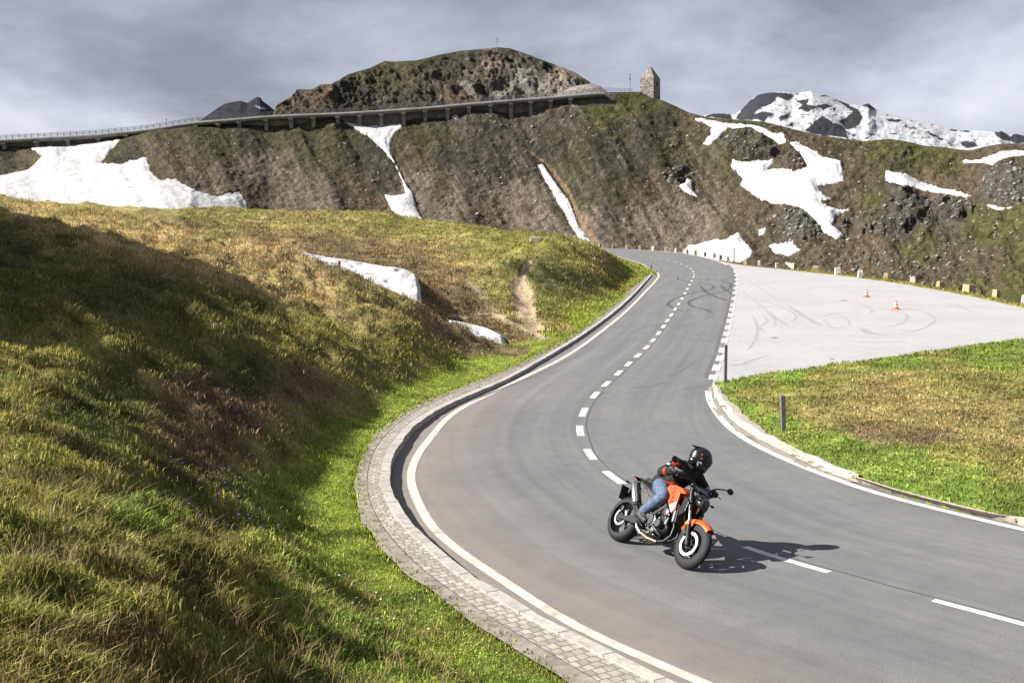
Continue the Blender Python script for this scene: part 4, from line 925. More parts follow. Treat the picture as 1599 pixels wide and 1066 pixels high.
for px in piers:
    p = deckpt(float(px)); y2 = np.interp(px, sh_[:, 0], sh_[:, 1]); zb = at(px, y2, p[1])[2]-2.2
    mb = MB(); q = rel(p); hgt = p[2]-.9-zb
    mb.box((q[0], q[1]+1.1, q[2]-.9-hgt/2), (1.0, 1.6, hgt)); mb.box((q[0], q[1]+.55, q[2]-1.3), (1.25, 2.2, .45))
    mb.build('pier', m_vconc, vroot, fix=False)
# retaining wall behind the piers
mb = MB()
P1 = deckpt(dp, 2.5); P2 = P1.copy(); P1[:, 2] -= .9; P2[:, 2] = np.minimum(at(dp, np.interp(dp, sh_[:, 0], sh_[:, 1]), mlines(dp)[3])[:, 2]-.8, P1[:, 2]-.1)
Vw = np.vstack([rel(P1), rel(P2)]); n_ = len(P1); Fw = [(i, i+1, n_+i+1, n_+i) for i in range(n_-1)]
link('retaining_wall', mesh_np('retaining_wall', Vw, Fw), mat('retaining_wall_stone', (.17, .155, .13), .95, nscale=.5, namp=.5, bump=.3), vroot)
rp = np.arange(-40, 944, 10.); Rp = rel(deckpt(rp)); mb = MB()
for h in (.35, .68, 1.02):
    for k in range(len(Rp)-1): mb.tube([Rp[k]+np.array((0, -.1, h)), Rp[k+1]+np.array((0, -.1, h))], .07, 4, cap=False)
mb.build('rail', m_vrail, vroot, fix=False)
mb = MB(); mb.box((0, -.1, .5), (.15, .15, 1.05)); o = mb.build('railing_post', m_vrail, vroot, fix=False); o.location = tuple(Rp[0])
for p in Rp[1:]: c = o.copy(); COL.objects.link(c); c.location = tuple(p)

# tower
m_tower = mat('tower_rubble_stone', (.27, .235, .205), .95, nscale=1.6, namp=.45, bump=.15); m_dark = mat('opening_dark', (.012, .012, .012), .9)
tb = at(1015, 156, 331.5); tw = empty('stone_tower', (tb[0], tb[1], tb[2]-1.0), (0, 0, R(-33))); tag(tw, 'square rubble stone memorial tower with a pyramid roof on the grassy summit', 'tower')
hw = 2.2; e_h = at(1015, 123, 331.5)[2]-tb[2]+1.0; ap = at(1014, 102.5, 331.5)[2]-tb[2]+1.0
def tower_m():
    m, t, b = newmat('tower_masonry'); b.inputs['Roughness'].default_value = .95; lk = t.links.new
    c = N(t, 'ShaderNodeTexCoord'); v = N(t, 'ShaderNodeTexVoronoi'); v.inputs['Scale'].default_value = 2.0; mp = N(t, 'ShaderNodeMapping'); mp.inputs['Scale'].default_value = (1, 1, 1.8)
    lk(c.outputs['Object'], mp.inputs[0]); lk(mp.outputs[0], v.inputs[0]); sx = N(t, 'ShaderNodeSeparateColor'); lk(v.outputs['Color'], sx.inputs[0])
    r = ramp(t, [(0, (.10, .09, .08)), (.45, (.15, .135, .12)), (.8, (.20, .165, .14)), (1, (.28, .26, .24))]); lk(sx.outputs[0], r.inputs[0]); lk(r.outputs[0], b.inputs['Base Color'])
    bp = N(t, 'ShaderNodeBump'); bp.inputs['Distance'].default_value = .15; bp.invert = True; lk(v.outputs['Distance'], bp.inputs['Height']); lk(bp.outputs[0], b.inputs['Normal']); return m
m_tw = tower_m()
mb = MB(); mb.box((0, 0, e_h/2-1), (hw*2, hw*2, e_h+2), taper=.94); mb.build('wall', m_tw, tw)
mb = MB(); q = hw*.94+.03; mb.add([(-q, -q, e_h), (q, -q, e_h), (q, q, e_h), (-q, q, e_h), (0, 0, ap)], [(3, 2, 1, 0), (0, 1, 4), (1, 2, 4), (2, 3, 4), (3, 0, 4)]); mb.build('roof', m_tw, tw)
mb = MB(); mb.box((hw*.98, .1, e_h-1.6), (.14, .55, .95)); mb.build('window', m_dark, tw)
m_mast = mat('mast_steel', (.10, .10, .11), .5)
p = at(984, 146, 331.); mb = MB(); mb.tube([(0, 0, -.5), (0, 0, 5.6)], .06, 6); mb.box((-.1, 0, 4.0), (.35, .2, .4)); mb.tube([(-.5, 0, 5.4), (.1, 0, 5.4)], .04, 5)
o = mb.build('weather_mast', m_mast, loc=tuple(p)); tag(o, 'thin grey mast beside the railing just left of the stone tower', 'mast')
p = at(776, 77, mlines(np.array([776.]))[3][0]+42); mb = MB(); mb.tube([(0, 0, -1), (0, 0, 3.9)], .06, 5); mb.box((0, 0, 3.0), (1.1, .08, .09)); mb.box((0, 0, 2.3), (.7, .08, .08))
o = mb.build('summit_cross', m_mast, loc=tuple(p)); tag(o, 'thin summit cross on top of the highest dark rock hill', 'cross')
p = deckpt(260., 5.); mb = MB(); mb.tube([(0, 0, -.3), (0, 0, 2.2)], .05, 5); mb.box((0, 0, 1.8), (.3, .15, .3))
o = mb.build('road_mast', m_mast, loc=tuple(p)); tag(o, 'small lone pole standing on the left part of the viaduct', 'pole')
mb = MB(); qx = np.linspace(944, 987, 12); Pq = at(qx, np.interp(qx, [944, 987], [143.6, 144.8]), 330.+0*qx)
for k in range(len(Pq)-1):
    for h in (.5, 1.05): mb.tube([Pq[k]+np.array((0, 0, h)), Pq[k+1]+np.array((0, 0, h))], .05, 4)
for q_ in Pq: mb.box((q_[0], q_[1], q_[2]+.4), (.09, .09, 1.4))
o = mb.build('terrace_railing', m_vrail, fix=False); tag(o, 'open steel railing on the green hilltop left of the tower', 'railing')
# low rubble rampart where the upper road turns round the hill, right end of the viaduct
mb = MB(); wx = np.linspace(868, 948, 24); topy = np.interp(wx, [868, 885, 900, 925, 938, 948], [146, 140, 134, 130.5, 135, 142.5])
T_ = at(wx, topy, 338.+0*wx); B_ = at(wx, np.interp(wx, [868, 948], [150, 146])+3, 336.+0*wx); T2 = T_.copy(); T2[:, 1] += 4
Vw = np.vstack([B_, T_, T2]); n_ = len(wx); Fw = [(j*n_+i, j*n_+i+1, (j+1)*n_+i+1, (j+1)*n_+i) for j in range(2) for i in range(n_-1)]
o = link('rubble_rampart', mesh_np('rubble_rampart', Vw, Fw), mat('rampart_gravel', (.17, .155, .14), .95, nscale=1.2, namp=.4, bump=.3)); tag(o, 'grey rubble embankment wall at the right end of the viaduct', 'wall')

# ================================================================ ROCKS SCATTERED ON THE MOUNTAIN
def rocks(name, px, v, size, col, group=None):
    P = mtn_point(px, v); qx, qy = proj(P); P = P+NV*mtn_disp(P, qx, qy, v)[:, None]
    n = len(px); oc = np.array([(1, 0, 0), (0, 1, 0), (-1, 0, 0), (0, -1, 0), (0, 0, 1), (0, 0, -1)], float); f = np.array([(0, 1, 4), (1, 2, 4), (2, 3, 4), (3, 0, 4), (1, 0, 5), (2, 1, 5), (3, 2, 5), (0, 3, 5)])
    J = oc[None]*rng.uniform(.55, 1.3, (n, 6, 1))+rng.normal(0, .16, (n, 6, 3)); a = rng.uniform(0, 6.28, n); c, s = np.cos(a)[:, None], np.sin(a)[:, None]
    X = J[..., 0]*c-J[..., 1]*s; Y = J[..., 0]*s+J[..., 1]*c; Z = J[..., 2]*.7
    Vv = P[:, None]+np.stack([X, Y, Z], -1)*size[:, None, None]; Ff = (f[None]+np.arange(n)[:, None, None]*6).reshape(-1, 3)
    return link(name, mesh_np(name, Vv.reshape(-1, 3), Ff, col=np.repeat(col, 6, 0)), m_stones)
m_stones = vcmat('loose_stones', layers=((2.5, .3),), bump=((3., .2),), spec=.15)
nS = 3600; px = rng.uniform(0, 1620, nS); v = rng.beta(1.6, 1.1, nS)*.97+.01
P = mtn_point(px, v); qx, qy = proj(P); dens = ss(fbm(qx/40., qy/30., 141, 3), -.25, .5)*(.35+.65*ss(px, 500, 800)); k = rng.uniform(0, 1, nS) < dens; px, v = px[k], v[k]
g = rng.uniform(.10, .34, (len(px), 1)); col = g*np.array([[1, .96, .88]]); o = rocks('scree_stones', px, v, rng.uniform(.14, .38, len(px))**1.0*(1+.8*(rng.uniform(0, 1, len(px)) < .06)), col); tag(o, 'pale stones scattered over the mountain slope', 'stones', kind='stuff')
PX_, V_, S_2 = [], [], []
for (poly, hh), nn in zip(OUTC[:6], (40, 20, 30, 120, 120, 150)):
    p_ = np.array(poly); c = 0
    while c < nn:
        a, b = rng.uniform(p_[:, 0].min(), p_[:, 0].max()), rng.uniform(p_[:, 1].min(), p_[:, 1].max())
        if sdpoly(np.array([a]), np.array([b]), poly)[0] < 0: continue
        y0, d0, y2, d2, y3 = mlines(np.array([a])); PX_.append(a); V_.append(float((b-y0[0])/(y2[0]-y0[0]))); S_2.append(.35+1.0*rng.uniform()**2.5); c += 1
for _ in range(260):
    a, b = rng.normal(1410, 90), rng.normal(405, 18); y0, d0, y2, d2, y3 = mlines(np.array([a])); PX_.append(a); V_.append(float((b-y0[0])/(y2[0]-y0[0]))); S_2.append(rng.uniform(.25, .8))
g = rng.uniform(.08, .22, (len(PX_), 1)); col = g*np.array([[1.0, 1, .90]])
o = rocks('boulders', np.array(PX_), np.clip(np.array(V_), .01, .98), np.array(S_2)*.65, col); tag(o, 'grey green boulders heaped on the right hillside', 'boulders', kind='stuff')

# ================================================================ GUARD STONES, POSTS, CONES
m_st = {'tan': mat('guard_stone_tan', (.36, .25, .15), .9, nscale=9, namp=.3, bump=.02), 'white': mat('guard_stone_white', (.44, .42, .38), .9, nscale=9, namp=.25, bump=.02), 'grey': mat('guard_stone_grey', (.13, .125, .12), .9, nscale=9, namp=.3, bump=.02)}
def guard_stone(px, py, h, w, colr, label, group):
    g = G(px, py); s = G(px+1, py)[0]-g[0]; hh = h*s*1.02; ww = max(w*s, .22)
    bm = bmesh.new(); bmesh.ops.create_cube(bm, size=1); bmesh.ops.subdivide_edges(bm, edges=bm.edges[:], cuts=2, use_grid_fill=True)
    sd = random.random()*50
    for v_ in bm.verts:
        c = v_.co; t = c.z+.5; k = 1-.12*t-.25*max(0, t-.8); c.x *= k; c.y *= k
        nn = Vector((math.sin(c.y*9+sd)*.035, math.sin(c.z*7+sd*2)*.035, math.sin(c.x*8+c.y*5+sd*3)*.03)); c += nn; c.x *= ww; c.y *= ww*random.uniform(.98, 1.02); c.z = (c.z+.5)*(hh+.12)-.12
    bmesh.ops.bevel(bm, geom=bm.edges[:], offset=.012, segments=1, affect='EDGES')
    me = bpy.data.meshes.new('guard_stone'); bm.to_mesh(me); bm.free(); o = link('guard_stone', me, m_st[colr]); o.location = tuple(g); o.rotation_euler = (random.uniform(-.05, .05), random.uniform(-.06, .06), random.uniform(-.5, .5)); return tag(o, label, 'guard stone', group)
ORD = ['first', 'second', 'third', 'fourth', 'fifth', 'sixth', 'seventh', 'eighth', 'ninth', 'tenth', 'eleventh', 'twelfth', 'thirteenth', 'fourteenth', 'fifteenth', 'sixteenth', 'seventeenth']
lotst = [(147, 145, 28, 18, 'tan'), (218, 147, 24, 14, 'white'), (311, 163, 27, 17, 'white'), (401, 168, 30, 22, 'tan'), (510, 183, 33, 27, 'tan'), (627, 198, 38, 28, 'white'), (745, 213, 38, 26, 'white'), (878, 222, 33, 24, 'tan'), (1020, 245, 37, 28, 'white'), (1162, 263, 32, 32, 'tan'), (1310, 295, 46, 50, 'tan'), (1453, 313, 38, 32, 'tan'), (1597, 345, 42, 26, 'white')]
for i, (x, y, h, w, c) in enumerate(lotst):
    px, py = z7([(x, y)])[0]; extra = {10: 'largest and widest of the row', 12: 'cut by the picture edge'}.get(i, 'upright at the lot edge')
    guard_stone(px, py, h/3.338, w/3.338, c, f'{ORD[i]} guard stone from the left along the lot, {c}, {extra}', 'guard stones along the far edge of the lot')
rdst = [(165, 172, 'white'), (243, 176, 'tan'), (331, 181, 'tan'), (411, 183, 'tan'), (487, 187, 'tan'), (567, 190, 'tan'), (645, 195, 'white'), (723, 202, 'white'), (785, 208, 'white'), (848, 215, 'tan'), (898, 220, 'tan'), (956, 228, 'grey'), (1010, 237, 'grey'), (1047, 247, 'grey'), (1092, 257, 'grey')]
for i, (x, y, c) in enumerate(rdst):
    px, py = z6([(x, y-3)])[0]; guard_stone(px, py, 22/3.8, 15/3.8, c, f'{ORD[i]} guard stone from the left behind the far road bend, {c}', 'guard stones along the far road bend')
m_pw = mat('post_weathered_wood', (.12, .115, .11), .85, nscale=20, namp=.3, bump=.01); m_rust = mat('post_red', (.25, .06, .035), .7, nscale=20, namp=.3)
def post(px, py, top, w, m, name, label, cat='post', D=None, lean=0, round_=False):
    if D: X = (px-CX)/FPX*D; z, _ = terr(np.array([X]), np.array([D*1.0])); g = np.array([X, D, z[0]]); hh = (py-top)/FPX*D
    else: g = G(px, py, .05); hh = (py-top)*g[1]/FPX
    mb = MB(); s = g[1]/FPX; ww = w*s
    if round_: mb.tube([(0, 0, -.1), (lean, 0, hh-.02), (lean, 0, hh)], [ww/2, ww/2, ww*.35], 10)
    else:
        mb.add([(-ww/2, -ww/2, -.1), (ww/2, -ww/2, -.1), (ww/2, ww/2, -.1), (-ww/2, ww/2, -.1), (-ww/2+lean, -ww/2, hh), (ww/2+lean, -ww/2, hh-.02), (ww/2+lean, ww/2, hh), (-ww/2+lean, ww/2, hh+.01)], [(3, 2, 1, 0), (4, 5, 6, 7), (0, 1, 5, 4), (1, 2, 6, 5), (2, 3, 7, 6), (3, 0, 4, 7)])
    o = mb.build(name, m, loc=tuple(g), bevel=.008 if ww > .04 else 0); return tag(o, label, cat)
post(1224, 677, 615, 7.0, m_pw, 'wooden_post', 'short grey wooden post in the right grass island, yellow flowers at its foot', lean=-.045)
post(1132.5, 600, 537, 4.5, m_pw, 'marker_post', 'tall dark post at the corner where grass, lot and road meet')
post(1146, 410, 388.5, 1.7, m_pw, 'thin_pole', 'thin grey pole in front of the snow bank at the far bend', 'pole')
post(1017.3, 421, 413, 1.6, m_pw, 'thin_stake', 'tiny grey stake on the inner tip of the far bend', 'stake')
post(530.5, 437, 417.5, 3.6, m_rust, 'red_stake', 'rusty red stake in front of the gully snow tongue', 'stake', D=39.2)
post(852, 540, 519, 1.4, m_pw, 'thin_stake', 'thin grey stake at the grass edge where the footpath meets the kerb', 'stake', D=42.5)
# boundary box on the mound
g = np.array([(836-CX)/FPX*84, 84.]); z, _ = terr(g[:1], g[1:]); mb = MB(); mb.box((0, 0, .05), (.75, .5, .55)); o = mb.build('stone_block', m_st['white'], loc=(g[0], g[1], z[0]+.05), bevel=.03); tag(o, 'pale stone block lying on top of the mound above the bare earth scar', 'stone')
m_co = mat('cone_orange', (.80, .10, .035), .5); m_cw = mat('cone_white', (.72, .72, .72), .5)
def cone(px, py, hpx, label):
    g = G(px, py, 0); s = g[1]/FPX; h = hpx*s; root = empty('traffic_cone', tuple(g), (0, 0, random.uniform(0, 1))); tag(root, label, 'traffic cone', 'traffic cones on the lot')
    r0, r1 = .155*h/.5, .032; mb = MB(); mb.box((0, 0, .015), (.40*h/.5, .40*h/.5, .03)); mb.build('base', m_co, root, bevel=.008)
    rr_ = lambda t: r0*(1-t)+r1*t
    mb = MB(); mb.lathe([(rr_(0)+.02, .03)]+[(rr_(t), .04+t*(h-.04)) for t in (0, .5, 1)]+[(0.001, h)], (0, 0, 0), 'z', 20); mb.build('body', m_co, root, smooth='auto')
    for a, b in ((.22, .42), (.60, .78)): mb = MB(); mb.lathe([(rr_(a)+.004, .04+a*(h-.04)), (rr_(b)+.004, .04+b*(h-.04))], (0, 0, 0), 'z', 20); mb.build('stripe', m_cw, root, smooth=True)
cone(*z7([(776, 312)])[0], 40/3.338, 'left and farther orange cone with white bands on the pale lot'); cone(*z7([(930, 377)])[0], 46/3.338, 'right and nearer orange cone with white bands on the pale lot')

# ================================================================ GRASS
def grassmat():
    m, t, b = newmat('grass_blades'); b.inputs['Roughness'].default_value = .75; b.inputs['Specular IOR Level'].default_value = .25
    vc = N(t, 'ShaderNodeVertexColor'); vc.layer_name = 'Col'; t.links.new(vc.outputs[0], b.inputs['Base Color'])
    tr = N(t, 'ShaderNodeBsdfTranslucent'); t.links.new(vc.outputs[0], tr.inputs[0]); mx = N(t, 'ShaderNodeMixShader'); mx.inputs[0].default_value = .3
    t.links.new(b.outputs[0], mx.inputs[1]); t.links.new(tr.outputs[0], mx.inputs[2]); t.links.new(mx.outputs[0], t.nodes['Material Output'].inputs[0]); return m
m_grass = grassmat()
TINT = np.array((1.06, 1.0, .92))
def blades(name, X, Y, hgt, wid, colmul, lean, label, nb=1, tuftr=0., base=None, curl=.5, jit=.35, zoff=0, force=None):
    Z, sd = terr(X, Y); P = np.stack([X, Y, Z], -1); ok = (sd < -.03) & ((Y < 41) | (soilmask(P) < .3))
    if force is not None: ok[:] = True; P[:, 2] = np.maximum(P[:, 2], force)
    P = P[ok]; hgt = np.broadcast_to(hgt, X.shape)[ok]; wid = np.broadcast_to(wid, X.shape)[ok]; C = (gcolor(P) if base is None else np.broadcast_to(base, (len(P), 3)))*colmul*TINT
    if nb > 1:
        P = np.repeat(P, nb, 0); C = np.repeat(C, nb, 0); hgt = np.repeat(hgt, nb); wid = np.repeat(wid, nb); P[:, :2] += rng.normal(0, 1, (len(P), 2))*np.repeat(np.broadcast_to(tuftr, X.shape)[ok], nb)[:, None]
    n = len(P); h = hgt*rng.uniform(.45, 1.25, n); a = rng.uniform(0, 6.283, n); d = np.stack([np.cos(a), np.sin(a)], -1)
    ln = rng.normal(0, 1, (n, 2))*curl+np.array(lean); w = wid*rng.uniform(.6, 1.3, n)
    wd = np.concatenate([np.stack([-d[:, 1], d[:, 0]], -1)*w[:, None]/2, np.zeros((n, 1))], 1)
    tip = P.copy(); tip[:, :2] += ln*h[:, None]; tip[:, 2] += h*.8; mid = P.copy(); mid[:, :2] += ln*h[:, None]*.33; mid[:, 2] += h*.5
    P[:, 2] -= .03
    V = np.stack([P-wd, P+wd, mid+wd*.75, mid-wd*.75, tip], 1).reshape(-1, 3); b_ = np.arange(n)[:, None]*5
    F = np.concatenate([b_+np.array([[0, 1, 2]]), b_+np.array([[0, 2, 3]]), b_+np.array([[3, 2, 4]])], 0)
    C = C*np.exp(rng.normal(0, jit, (n, 1)))*np.exp(rng.normal(0, .08, (n, 3))); C = np.clip(C, .01, .7)
    o = link(name, mesh_np(name, V, F, col=np.repeat(C, 5, 0)), m_grass); return tag(o, label, 'grass', kind='stuff')
def bank_points(n, r0, r1, a0, a1):
    r = np.exp(rng.uniform(math.log(r0), math.log(r1), n)); a = np.radians(rng.uniform(a0, a1, n)); return r*np.sin(a), r*np.cos(a)
X, Y = bank_points(175000, 4.6, 44, -29, 9); r = np.hypot(X, Y)
dr = -(X-np.interp(Y, gKO[::-1, 1] if gKO[0, 1] > gKO[-1, 1] else gKO[:, 1], gKO[::-1, 0] if gKO[0, 1] > gKO[-1, 1] else gKO[:, 0]))
clump = fbm(X*1.1, Y*1.1, 151, 3)
tz = ss(dr-.9-.5*clump, 0, 1.1); hh = (.03+.042*tz*(.6+1.0*clump))*(1+.012*r); blades('bank_grass', X, Y, np.clip(hh, .03, .4), (.006+.00042*r), 1.25, (.14, .04), 'green and straw grass covering the near roadside bank', nb=3, tuftr=.03+.002*r, curl=.75, jit=.42)
X, Y = bank_points(600, 4.6, 13, -29, -1); blades('dry_grass_tufts', X, Y, .22, .0065, 1.0, (.25, .1), 'long dry straw coloured grass stems on the near bank', nb=7, tuftr=.03, base=np.array((.24, .19, .10)), curl=.45, jit=.25)
X, Y = bank_points(60000, 43, 128, -16, 8.); r = np.hypot(X, Y); blades('mound_grass', X, Y, .09+.0010*r, .02+.00042*r, 1.15, (.1, 0), 'rough grass and low shrubs on the mound beyond the gully', nb=2, tuftr=.1)
X, Y = bank_points(52000, 13, 62, 6, 30); r = np.hypot(X, Y); k = rng.uniform(0, 1, len(X)) < .9; blades('island_grass', X[k], Y[k], (.035+.0012*r)[k], (.010+.0007*r)[k], 1.12, (.08, 0), 'short grass on the island beside the white lot', nb=2, tuftr=.04)
X, Y = gLF[:, 0].repeat(60)+rng.normal(0, .35, len(gLF)*60), gLF[:, 1].repeat(60)+np.abs(rng.normal(.3, .45, len(gLF)*60)); blades('verge_grass', X, Y, .13, .05, 1.25, (.05, 0), 'strip of grass along the far edge of the lot', base=np.array((.13, .13, .035)))
X, Y = gLN[:, 0].repeat(26)+rng.normal(0, .12, len(gLN)*26), gLN[:, 1].repeat(26)-np.abs(rng.normal(.12, .15, len(gLN)*26)); hmul = .05+.10*ss(fbm(X*.7, Y*.7, 8, 2), .1, .8); blades('verge_grass', X, Y, hmul, .02, 1.2, (.05, 0), 'taller green tufts along the near edge of the lot', base=np.array(GREEN))
q_ = KO[KO[:, 1] < 70]; q_ = np.repeat(q_, 14, 0); wq = np.repeat(wid[KO[:, 1] < 70], 14, 0); nq = np.repeat(nrmK[KO[:, 1] < 70], 14, 0)
ofs = rng.normal(.03, .055, (len(q_), 1))-.06*np.clip(fbm(q_[:, :1]*1.6, q_[:, 1:2]*1.6, 77, 3), 0, 1); q_ = q_[:, :2]+nq*ofs+rng.normal(0, .08, (len(q_), 2))*.6; rq = np.hypot(q_[:, 0], q_[:, 1])
blades('creeping_grass', q_[:, 0], q_[:, 1], .035+.0012*rq, .010+.0006*rq, 1.2, (.1, 0), 'ragged grass creeping over the outer edge of the cobbled gutter', base=np.array(LIME), force=.11)
# weeds in the kerb joints
def weeds(lst):
    X = []; Y = []
    for px, py in lst:
        g = G(px, py, .08); X += list(g[0]+rng.normal(0, .045, 40)); Y += list(g[1]+rng.normal(0, .045, 40))
    X = np.array(X); Y = np.array(Y); n = len(X); Z = np.zeros(n)+.085; a = rng.uniform(0, 6.28, n); h = rng.uniform(.02, .06, n); w = .008
    dx, dy = np.cos(a), np.sin(a); V = np.stack([np.stack([X-dy*w, Y+dx*w, Z], -1), np.stack([X+dy*w, Y-dx*w, Z], -1), np.stack([X+dx*h, Y+dy*h, Z+h*.8], -1)], 1).reshape(-1, 3)
    o = link('kerb_weeds', mesh_np('kerb_weeds', V, np.arange(3*n).reshape(-1, 3), col=np.tile(np.array(GREEN)*1.1, (3*n, 1))), m_grass); tag(o, 'small green weeds growing in the cobble joints', 'weeds', kind='stuff')
weeds([(604, 720), (594, 748), (596, 735), (619, 823), (650, 840), (665, 858), (688, 881), (690, 878), (675, 868), (745, 921), (897, 1004), (892, 1000), (634, 676), (666, 643), (600, 757), (609, 698), (602, 830)] + zk([(445, 487), (530, 522), (583, 545), (760, 602), (90, 240), (30, 0)][:5]))
# flowers
def flowers(name, lst, colr, sz, label, spread=.35, n=9, left=False):
    P = []
    for px, py, D in lst:
        g = at(px, py, D) if D else G(px, py, .1)
        for _ in range(n): P.append((g[0]+rng.normal(0, spread), g[1]+rng.normal(0, spread)))
    P = np.array(P); Z, _ = terr(P[:, 0], P[:, 1]); V = []; F = []
    for (x, y), z in zip(P, Z):
        b = len(V); s = sz*rng.uniform(.7, 1.3); hz = z+rng.uniform(.07, .16); V.append((x, y, hz))
        for k in range(6): a = k*1.047+x; V.append((x+s*math.cos(a), y+s*math.sin(a)*.8, hz+s*.5*rng.uniform(-.4, 1)))
        for k in range(6): F.append((b, b+1+k, b+1+(k+1) % 6))
    o = link(name, mesh_np(name, np.array(V), F), mat(name+'_petal', colr, .6)); tag(o, label, 'flowers', kind='stuff')
flowers('yellow_flowers', [(1229, 688, 0), (1262, 684, 0), (1192, 661, 0), (1203, 660, 0), (1260, 688, 0), (1378, 726, 0), (1392, 726, 0), (1420, 748, 0), (1440, 750, 0), (1475, 755, 0), (1280, 690, 0), (1240, 682, 0)], (.62, .55, .06), .016, 'small yellow flowers in the grass island near the wooden post', .22, 9)
flowers('white_flowers', [(1165, 645, 0), (1170, 650, 0), (1308, 697, 0), (1420, 742, 0), (1310, 612, 0), (1500, 640, 0), (1412, 630, 0), (720, 1000, 0), (640, 960, 0), (560, 985, 0), (700, 1040, 0), (600, 1010, 0)], (.6, .6, .52), .011, 'tiny white flowers in the roadside grass', .4, 7)
flowers('purple_flowers', [(290, 660, 14.5), (330, 690, 13.5), (360, 700, 13.5), (390, 735, 12.5), (310, 640, 15.5), (350, 670, 14.5), (270, 690, 13), (400, 700, 14), (395, 745, 12.2)], (.16, .09, .40), .014, 'small purple flowers on the shaded part of the bank', .45, 9)

# ================================================================ MOTORCYCLE
LEAN, YAW = R(30), R(-60.1); BX, BY, BZ = 1.785, 14.735, .012
m_tyre = mat('tyre_rubber', (.011, .011, .012), .7, spec=.3, nscale=30, namp=.15); m_blk = mat('black_paint', (.006, .006, .007), .3, spec=.4)
m_mblk = mat('black_plastic', (.008, .008, .009), .5, spec=.3); m_sat = mat('dark_metal', (.03, .03, .034), .4, .7); m_sil = mat('brushed_metal', (.26, .26, .27), .32, .9)
m_disc = mat('brake_steel', (.36, .36, .36), .34, .5); m_or = mat('orange_paint', (.52, .06, .003), .4, spec=.3); m_wh = mat('white_decal', (.5, .5, .5), .4)
m_brz = mat('heat_bronze', (.17, .105, .055), .35, .9); m_red = mat('red_plastic', (.5, .02, .015), .4); m_glass = mat('lamp_glass', (.03, .03, .035), .12); m_gold = mat('gold_anodised', (.55, .27, .05), .35, .7)
m_eng = mat('engine_casing', (.045, .045, .05), .4, .6, nscale=18, namp=.4)
bike = empty('motorcycle', (BX, BY, BZ), (-LEAN, 0, YAW)); tag(bike, 'orange and black naked motorcycle leaning through the bend with its rider', 'motorcycle')
def wheel(name, x, Rr, hw, nsp, discs):
    rim_r = Rr-.10 if hw < .075 else Rr-.085; c = (x, 0, Rr)
    mb = MB(); w = hw*.62
    mb.lathe([(rim_r+.012, -w), (rim_r-.004, -w*.98), (rim_r-.022, -w*.6), (rim_r-.026, 0), (rim_r-.022, w*.6), (rim_r-.004, w*.98), (rim_r+.012, w)], c, n=56)
    mb.lathe([(.001, -.06), (.03, -.06), (.034, -.03), (.045, -.02), (.045, .02), (.034, .03), (.03, .06), (.001, .06)], c, n=20)
    for k in range(nsp):
        a = 2*math.pi*k/nsp+.3
        for da in (-.13, .13):
            p0 = (x+.03*math.cos(a), 0, Rr+.03*math.sin(a)); p1 = (x+(rim_r-.02)*math.cos(a+da), 0, Rr+(rim_r-.02)*math.sin(a+da)); mb.tube([p0, p1], [.017, .011], 6)
    wo_ = mb.build(name, m_blk, bike, smooth='auto')
    mb = MB(); prof = []; n = 18; sec = (Rr-rim_r+.006)
    for k in range(n+1):
        t = math.pi*(k/n)*1.12-math.pi*.06; prof.append((rim_r+sec*max(0, math.sin(t))**.85-(.008 if k in (0, n) else 0), -hw*math.cos(t)*(1.0 if abs(math.cos(t)) < .95 else .96)))
    mb.lathe(prof, c, n=72); t_ = mb.build('tyre', m_tyre, wo_, smooth=True)
    for y, dr in discs:
        mb = MB(); r1, r0 = dr, dr*.73; mb.lathe([(r0, y-.003), (r1, y-.003), (r1, y+.003), (r0, y+.003)], c, n=60, closed=True)
        d_ = mb.build('brake_disc', m_disc, wo_, smooth='auto')
        mb = MB(); mb.lathe([(.035, y-.005), (.06, y-.006), (.06, y+.006), (.035, y+.005)], c, n=24, closed=True)
        for k in range(8): a = k*.785; mb.tube([(x+.055*math.cos(a), y, Rr+.055*math.sin(a)), (x+(r0+.006)*math.cos(a+.12), y, Rr+(r0+.006)*math.sin(a+.12))], .009, 6)
        mb.build('disc_carrier', m_sat, d_)
    return wo_
wheel('front_wheel', .725, .300, .057, 5, ((-.078, .160), (.078, .160)))
wheel('rear_wheel', -.725, .315, .086, 5, ((-.105, .120),))
# fork
for sy in (-1, 1):
    y = sy*.105; A0 = Vector((.725, y, .30)); T0 = Vector((.375, y, 1.02)); d = (T0-A0)
    mb = MB(); mb.tube([A0+d*.30, A0+d*.62], .020, 12); f_ = mb.build('fork_leg', m_sil, bike, smooth='auto')
    mb = MB(); mb.tube([A0+d*.55, A0+d*.57, A0+d*.98, A0+d], [.028, .031, .031, .027], 14); mb.build('fork_tube', m_sat, f_, smooth='auto')
    mb = MB(); mb.tube([A0-d*.04, A0+d*.02, A0+d*.10, A0+d*.32], [.03, .034, .028, .026], 12); mb.ell((.725, y, .30), (.035, .03, .035)); mb.build('fork_foot', m_mblk, f_, smooth='auto')
    mb = MB(); cc_ = A0+d*.20+Vector((-.065, -sy*.025, -.0)); rot = Matrix.Rotation(R(26), 3, 'Y'); mb.box(cc_, (.085, .06, .125), rot); mb.build('brake_caliper', m_sat, bike, bevel=.012)
    mb = MB(); mb.box(A0+d*.33+Vector((-.02, sy*.02, 0)), (.035, .02, .06), rot); mb.build('reflector', m_gold, bike, bevel=.004)
for z0, xx in ((.99, .39), (.83, .466)):
    mb = MB(); mb.box((xx, 0, z0), (.11, .27, .035), Matrix.Rotation(R(26), 3, 'Y')); mb.build('fork_clamp', m_sat, bike, bevel=.01)
